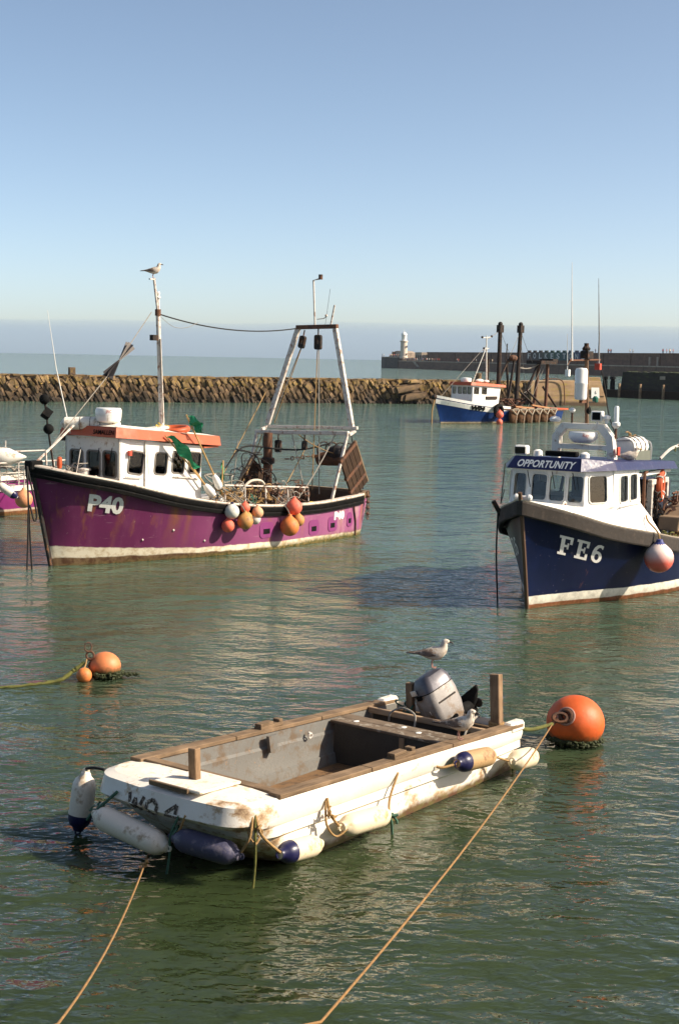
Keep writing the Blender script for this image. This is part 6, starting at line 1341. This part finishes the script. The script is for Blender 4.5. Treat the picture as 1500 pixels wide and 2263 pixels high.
# fenders round the dinghy
def between(a, b): 
    a, b = DF @ Vector(a), DF @ Vector(b); m = (b-a).to_track_quat('X','Z').to_matrix().to_4x4(); return Matrix.Translation((a+b)/2) @ m, (b-a).length
def df(a, b, r, mk, label, cap=None):
    m, L = between(a, b); return cyl_fender('cylinder_fender', m, L, r, mk, label, cap, 'fenders round the dinghy')
df((5.16,-1.33,.08), (5.10,-1.29,.62), .125, 'fender_white', 'white fender with navy end hanging upright off the dinghy bow corner', 'navy')
df((5.44,-.74,.40), (5.40,.14,.27), .125, 'fender_white', 'long white fender slung level across the dinghy bow', None)
df((5.38,.28,.38), (5.20,.88,.30), .12, 'fender_navy', 'faded navy fender slung across the dinghy bow')
df((4.83,1.14,.27), (4.28,1.15,.22), .11, 'fender_cream', 'cream fender with shiny blue end on the dinghy side near the bow', 'navy')
df((3.86,1.15,.29), (3.12,1.15,.23), .115, 'fender_cream', 'plain cream fender amidships on the dinghy side')
df((1.74,1.17,.49), (1.02,1.17,.42), .115, 'fender_tan', 'brown stained fender with dark end below the gunwale gull', 'navy')
df((.54,1.19,.25), (.02,1.17,.20), .125, 'fender_cream', 'cream fender at the dinghy stern by the orange mooring buoy')
def dl(pts, r, mk, label): return rope('fender_lanyard', smooth_path([DF @ Vector(p) for p in pts], 5), r, MT[mk], label)
dl([(5.12,-.98,.75),(5.11,-1.14,.74),(5.10,-1.28,.70)], .016, 'rope_black', 'dark lanyard of the upright white fender at the dinghy bow corner')
dl([(5.35,-.56,.66),(5.40,-.70,.52),(5.42,-.86,.38),(5.42,-.92,.31)], .016, 'rope_green', 'green lanyard holding the starboard end of the long white fender')
dl([(5.35,.0,.21),(5.38,.14,.28),(5.37,.26,.38),(5.36,.38,.62)], .014, 'rope_tan', 'tan lanyard between the white and navy bow fenders')
dl([(5.37,.30,.60),(5.40,.22,.40),(5.39,.20,.2),(5.40,.16,-.06)], .013, 'rope_green', 'green twine trailing into the water between the bow fenders')
dl([(5.08,.98,.70),(5.16,1.02,.50),(5.18,.92,.32)], .015, 'rope_tan', 'tan lanyard from the bow corner to the navy fender')
dl([(5.06,.99,.70),(5.06,1.08,.5),(4.88,1.16,.30)], .015, 'rope_tan', 'tan lanyard from the bow corner to the blue ended fender')
dl([(5.07,1.0,.68),(5.13,1.06,.45),(5.12,1.05,.2),(5.16,1.05,-.1)], .013, 'rope_weed', 'weedy twine dangling from the bow corner into the water')
dl([(4.0,1.04,.60),(4.02,1.10,.45),(3.93,1.15,.31)], .014, 'rope_tan', 'tan lanyard at the bow end of the plain cream fender')
dl([(4.02,1.04,.58),(4.08,1.10,.36),(3.98,1.15,.22),(3.86,1.2,.28)], .012, 'rope_tan', 'slack tan loop beside the plain cream fender')
dl([(2.75,1.04,.58),(2.95,1.08,.36),(3.06,1.15,.24)], .013, 'rope_tan', 'lanyard at the stern end of the plain cream fender')
dl([(3.06,1.15,.24),(3.05,1.18,.12),(3.02,1.17,-.06)], .014, 'rope_green', 'green tail of twine below the plain cream fender')
dl([(1.80,1.17,.49),(1.95,1.10,.47),(2.0,1.04,.48)], .016, 'rope_tan', 'short tan lanyard at the dark end of the brown fender')
dl([(.96,1.17,.42),(.8,1.12,.34),(.60,1.18,.26)], .013, 'rope_tan', 'tan lanyard linking the brown and stern fenders')
for c, lab, mk in (((5.10,1.03,.52),'bunched tan knot at the dinghy bow corner','rope_tan'), ((5.37,.26,.44),'dark green knot between the bow fenders','rope_green'), ((4.03,1.09,.44),'tan knot on the dinghy side above the cream fender','rope_tan'), ((5.40,-.80,.42),'green knot at the end of the long white fender','rope_green'), ((3.06,1.17,.2),'green knot at the stern end of the cream fender','rope_green')):
    o = tangle(5, (0,0,0), (.05,.05,.08), .011, int(c[0]*100+c[1]*10)).obj('rope_knot', MT[mk]); o.matrix_world = DF @ Matrix.Translation(c); tag(o, lab, 'knot')

# ---------------------------------------------------------------- mooring buoys and lines
def weed_skirt(c, r, n_, seed, name, label):
    rg = random.Random(seed); mb = MB()
    for i in range(n_):
        a = rg.uniform(0, 6.28); rr = r*rg.uniform(.95,1.14); p = V(rr*math.cos(a), rr*math.sin(a), rg.uniform(-.03,.05))
        mb.ball(p, rg.uniform(.008,.026), 5, 4, (rg.uniform(.8,2.6), rg.uniform(.8,2.6), rg.uniform(.5,1.4)))
    return mb
by = thing('mooring_buoy', 'big round orange mooring buoy with weed at its waterline beside the dinghy', 'buoy', Matrix.Translation((3.17,18.42,.27)))
def buoy_mat(name, col, zw):
    b = NB(name); sp = b.n('SeparateXYZ'); b.l(b.tc.outputs['Object'], sp.inputs[0])
    c = b.mix(b.ramp(b.noise(4, 5), .35, .7), mul(col, .85), mul(col, 1.12))
    c = b.mix(b.ramp(b.noise(1, 6, .7, b.mapped((9,9,2.2))), .60, .74, 0, .5), c, mul(col, .5))
    c = b.mix(b.ramp(b.noise(40, 6, .75), .64, .68, 0, .55), c, (.5,.34,.24))
    g_ = b.math('ADD', sp.outputs[2], b.math('MULTIPLY', b.noise(11, 6, .7), -.20))
    c = b.mix(b.ramp(g_, zw-.12, zw-.02, 1, 0), c, (.045,.045,.014))
    b.set(Base_Color=c, Roughness=.55); b.bump(b.noise(9, 5), .25, .02); return b.m
MB().ball((0,0,0), .375, 32, 20, (1.02,1,.97)).obj('ball', buoy_mat('sun_bleached_orange_buoy', (.62,.10,.013), -.17), by, smooth=True)
weed_skirt(None, .31, 420, 5, '', '').obj('weed_fringe', MT['weed'], by).location = (0,0,-.22)
eye_d = V(-.42,-.72,.38).normalized()
MB().torus(eye_d*.385, .075, .028, eye_d.to_track_quat('Z','Y').to_matrix().to_4x4(), 20, 8).obj('eye_ring', MT['rust'], by, smooth=True)
MB().torus(eye_d*.378, .11, .016, eye_d.to_track_quat('Z','Y').to_matrix().to_4x4(), 20, 8).obj('collar', mat('pink_grey_collar', (.35,.2,.16), .6), by, smooth=True)
mb = MB(); mb.torus(eye_d*.43 + V(-.06,0,-.03), .06, .02, Matrix.Rotation(R(60),4,'X'), 14, 6, (1.5,1,1)); mb.tube([eye_d*.43 + V(-.1,0,-.04), eye_d*.43 + V(-.17,-.02,-.12)], .03, 7); mb.obj('shackle', MT['rust'], by)
E1 = Vector((3.17,18.42,.27)) + eye_d*.43 + V(-.16,-.02,-.11)
rope('stern_chain', smooth_path([DF @ V(-.02,.92,.50), (DF @ V(-.02,.92,.50)).lerp(E1, .4) - V(0,0,.04), E1]), .026, MT['rope_weed'], 'weedy rope from the dinghy stern to the big orange buoy')
# ochre lines running up towards the quay
rope('mooring_line', sag(E1, V(-.05,7.6,1.31), .11, 24) + [V(-1.42,2.88,3.27)], .009, MT['rope_orange'], 'ochre mooring line rising from the big orange buoy towards the quay')
A1 = DF @ V(5.1,-.35,.05)
rope('mooring_line', sag(A1, V(-1.58,7.9,1.12), .15, 24) + [V(-1.3,2.88,3.27)], .009, MT['rope_orange'], 'ochre mooring line rising from under the dinghy bow towards the quay')
o = tangle(4, (0,0,0), (.04,.06,.04), .012, 71).obj('rope_knot', MT['rope_tan']); o.location = A1.lerp(V(-1.58,7.9,1.12), .10) + V(0,0,-.03); tag(o, 'knotted splice on the line under the dinghy bow', 'knot')
by2 = thing('mooring_buoy', 'weathered pale orange mooring buoy with rusty ring and weedy rope', 'buoy', Matrix.Translation((-3.60,21.75,.165)))
MB().ball((0,0,0), .235, 26, 16, (1.06,1,.97)).obj('ball', buoy_mat('faded_orange_buoy', (.60,.19,.065), -.04), by2, smooth=True)
mb = weed_skirt(None, .24, 160, 9, '', ''); 
rg = random.Random(2)
for i in range(130): mb.ball(V(.2 + rg.uniform(0,.34), rg.uniform(-.1,.02), rg.uniform(-.01,.03)), rg.uniform(.008,.02), 6, 4, (1.6,1,.7))
mb.obj('weed_fringe', MT['weed'], by2).location = (0,0,-.12)
ed = V(-.75,-.35,.42).normalized()
mb = MB(); mb.torus(ed*.24 + V(-.02,0,.08), .06, .016, Matrix.Rotation(R(80),4,'X'), 14, 6); mb.torus(ed*.24 + V(-.05,0,.21), .07, .014, Matrix.Rotation(R(75),4,'X') @ Matrix.Rotation(R(20),4,'Y'), 14, 6, (.8,1,1)); mb.tube([ed*.23, ed*.24 + V(-.05,-.02,-.1)], .02, 6)
for k in range(6): mb.tube([ed*.24, ed*.24 + V(.07*math.cos(k), .02, .07*math.sin(k))], [.016,.008], 5)
mb.obj('ring_and_shackle', MT['rust'], by2)
o = MB().ball((0,0,0), .12, 20, 14).obj('pickup_buoy', MT['ball_orange'], smooth=True); o.location = (-3.87,21.45,.085); tag(o, 'small round orange float tied to the weathered pale mooring buoy', 'buoy')
rope('pickup_line', [V(-3.87,21.45,.19), V(-3.86,21.55,.24), V(-3.86,21.62,.3)], .012, MT['rope_tan'], 'short line tying the small float to the weathered buoy')
rg = random.Random(4); pts = [V(-3.88,21.6,.26), V(-4.05,21.5,.14), V(-4.25,21.3,.03), V(-4.8,20.95,.012), V(-5.6,20.7,.01), V(-7,20.2,.0), V(-9,19.5,-.02)]
sp_ = smooth_path(pts, 10); o0 = sp_[0].copy(); o = MB().tube([p - o0 + V(rg.uniform(-.01,.01), rg.uniform(-.01,.01), rg.uniform(-.006,.006)) for p in sp_], [.02 + .014*math.sin(min(1, i/25)*3.1) + rg.uniform(-.006,.009) for i in range(len(sp_))], 7).obj('weedy_rope', MT['rope_weed'], smooth=True); o.location = o0
tag(o, 'thick yellow green weed covered rope lying on the water from the weathered buoy', 'rope')
# ---------------------------------------------------------------- air
def volm(name, col, dens, aniso=0.0):
    b = NB(name); b.t.nodes.remove(b.b)
    pv = b.n('VolumePrincipled'); pv.inputs['Color'].default_value = (*col, 1); pv.inputs['Density'].default_value = dens; pv.inputs['Anisotropy'].default_value = aniso
    b.l(pv.outputs[0], b.out.inputs['Volume']); return b.m
hz = MB().box(-700, 700, -90, 1500, -1.0, 32).obj('haze', volm('haze_air', (.62,.72,.88), 0.00005)); tag(hz, 'thin bluish sea haze over the harbour', None, kind='stuff')
fb = MB(); prof = []
rngf = random.Random(3)
xs = [-9000 + i*600 for i in range(31)]
rings = []
for x in xs:
    t = 205 + 12*math.sin(x*.0011) + 8*math.sin(x*.0043+1)
    rings.append([V(x, 6200, -4), V(x, 6200, t*.25), V(x, 6500, t*.62), V(x, 7300, t*.92), V(x, 8400, t), V(x, 10500, t), V(x, 12000, t*.9), V(x, 12600, -4)])
fb.loft(rings)
fbo = fb.obj('fog_bank', volm('sea_fog', (.40,.52,.68), 0.00032)); tag(fbo, 'low blue grey fog bank lying along the sea horizon', None, kind='stuff')
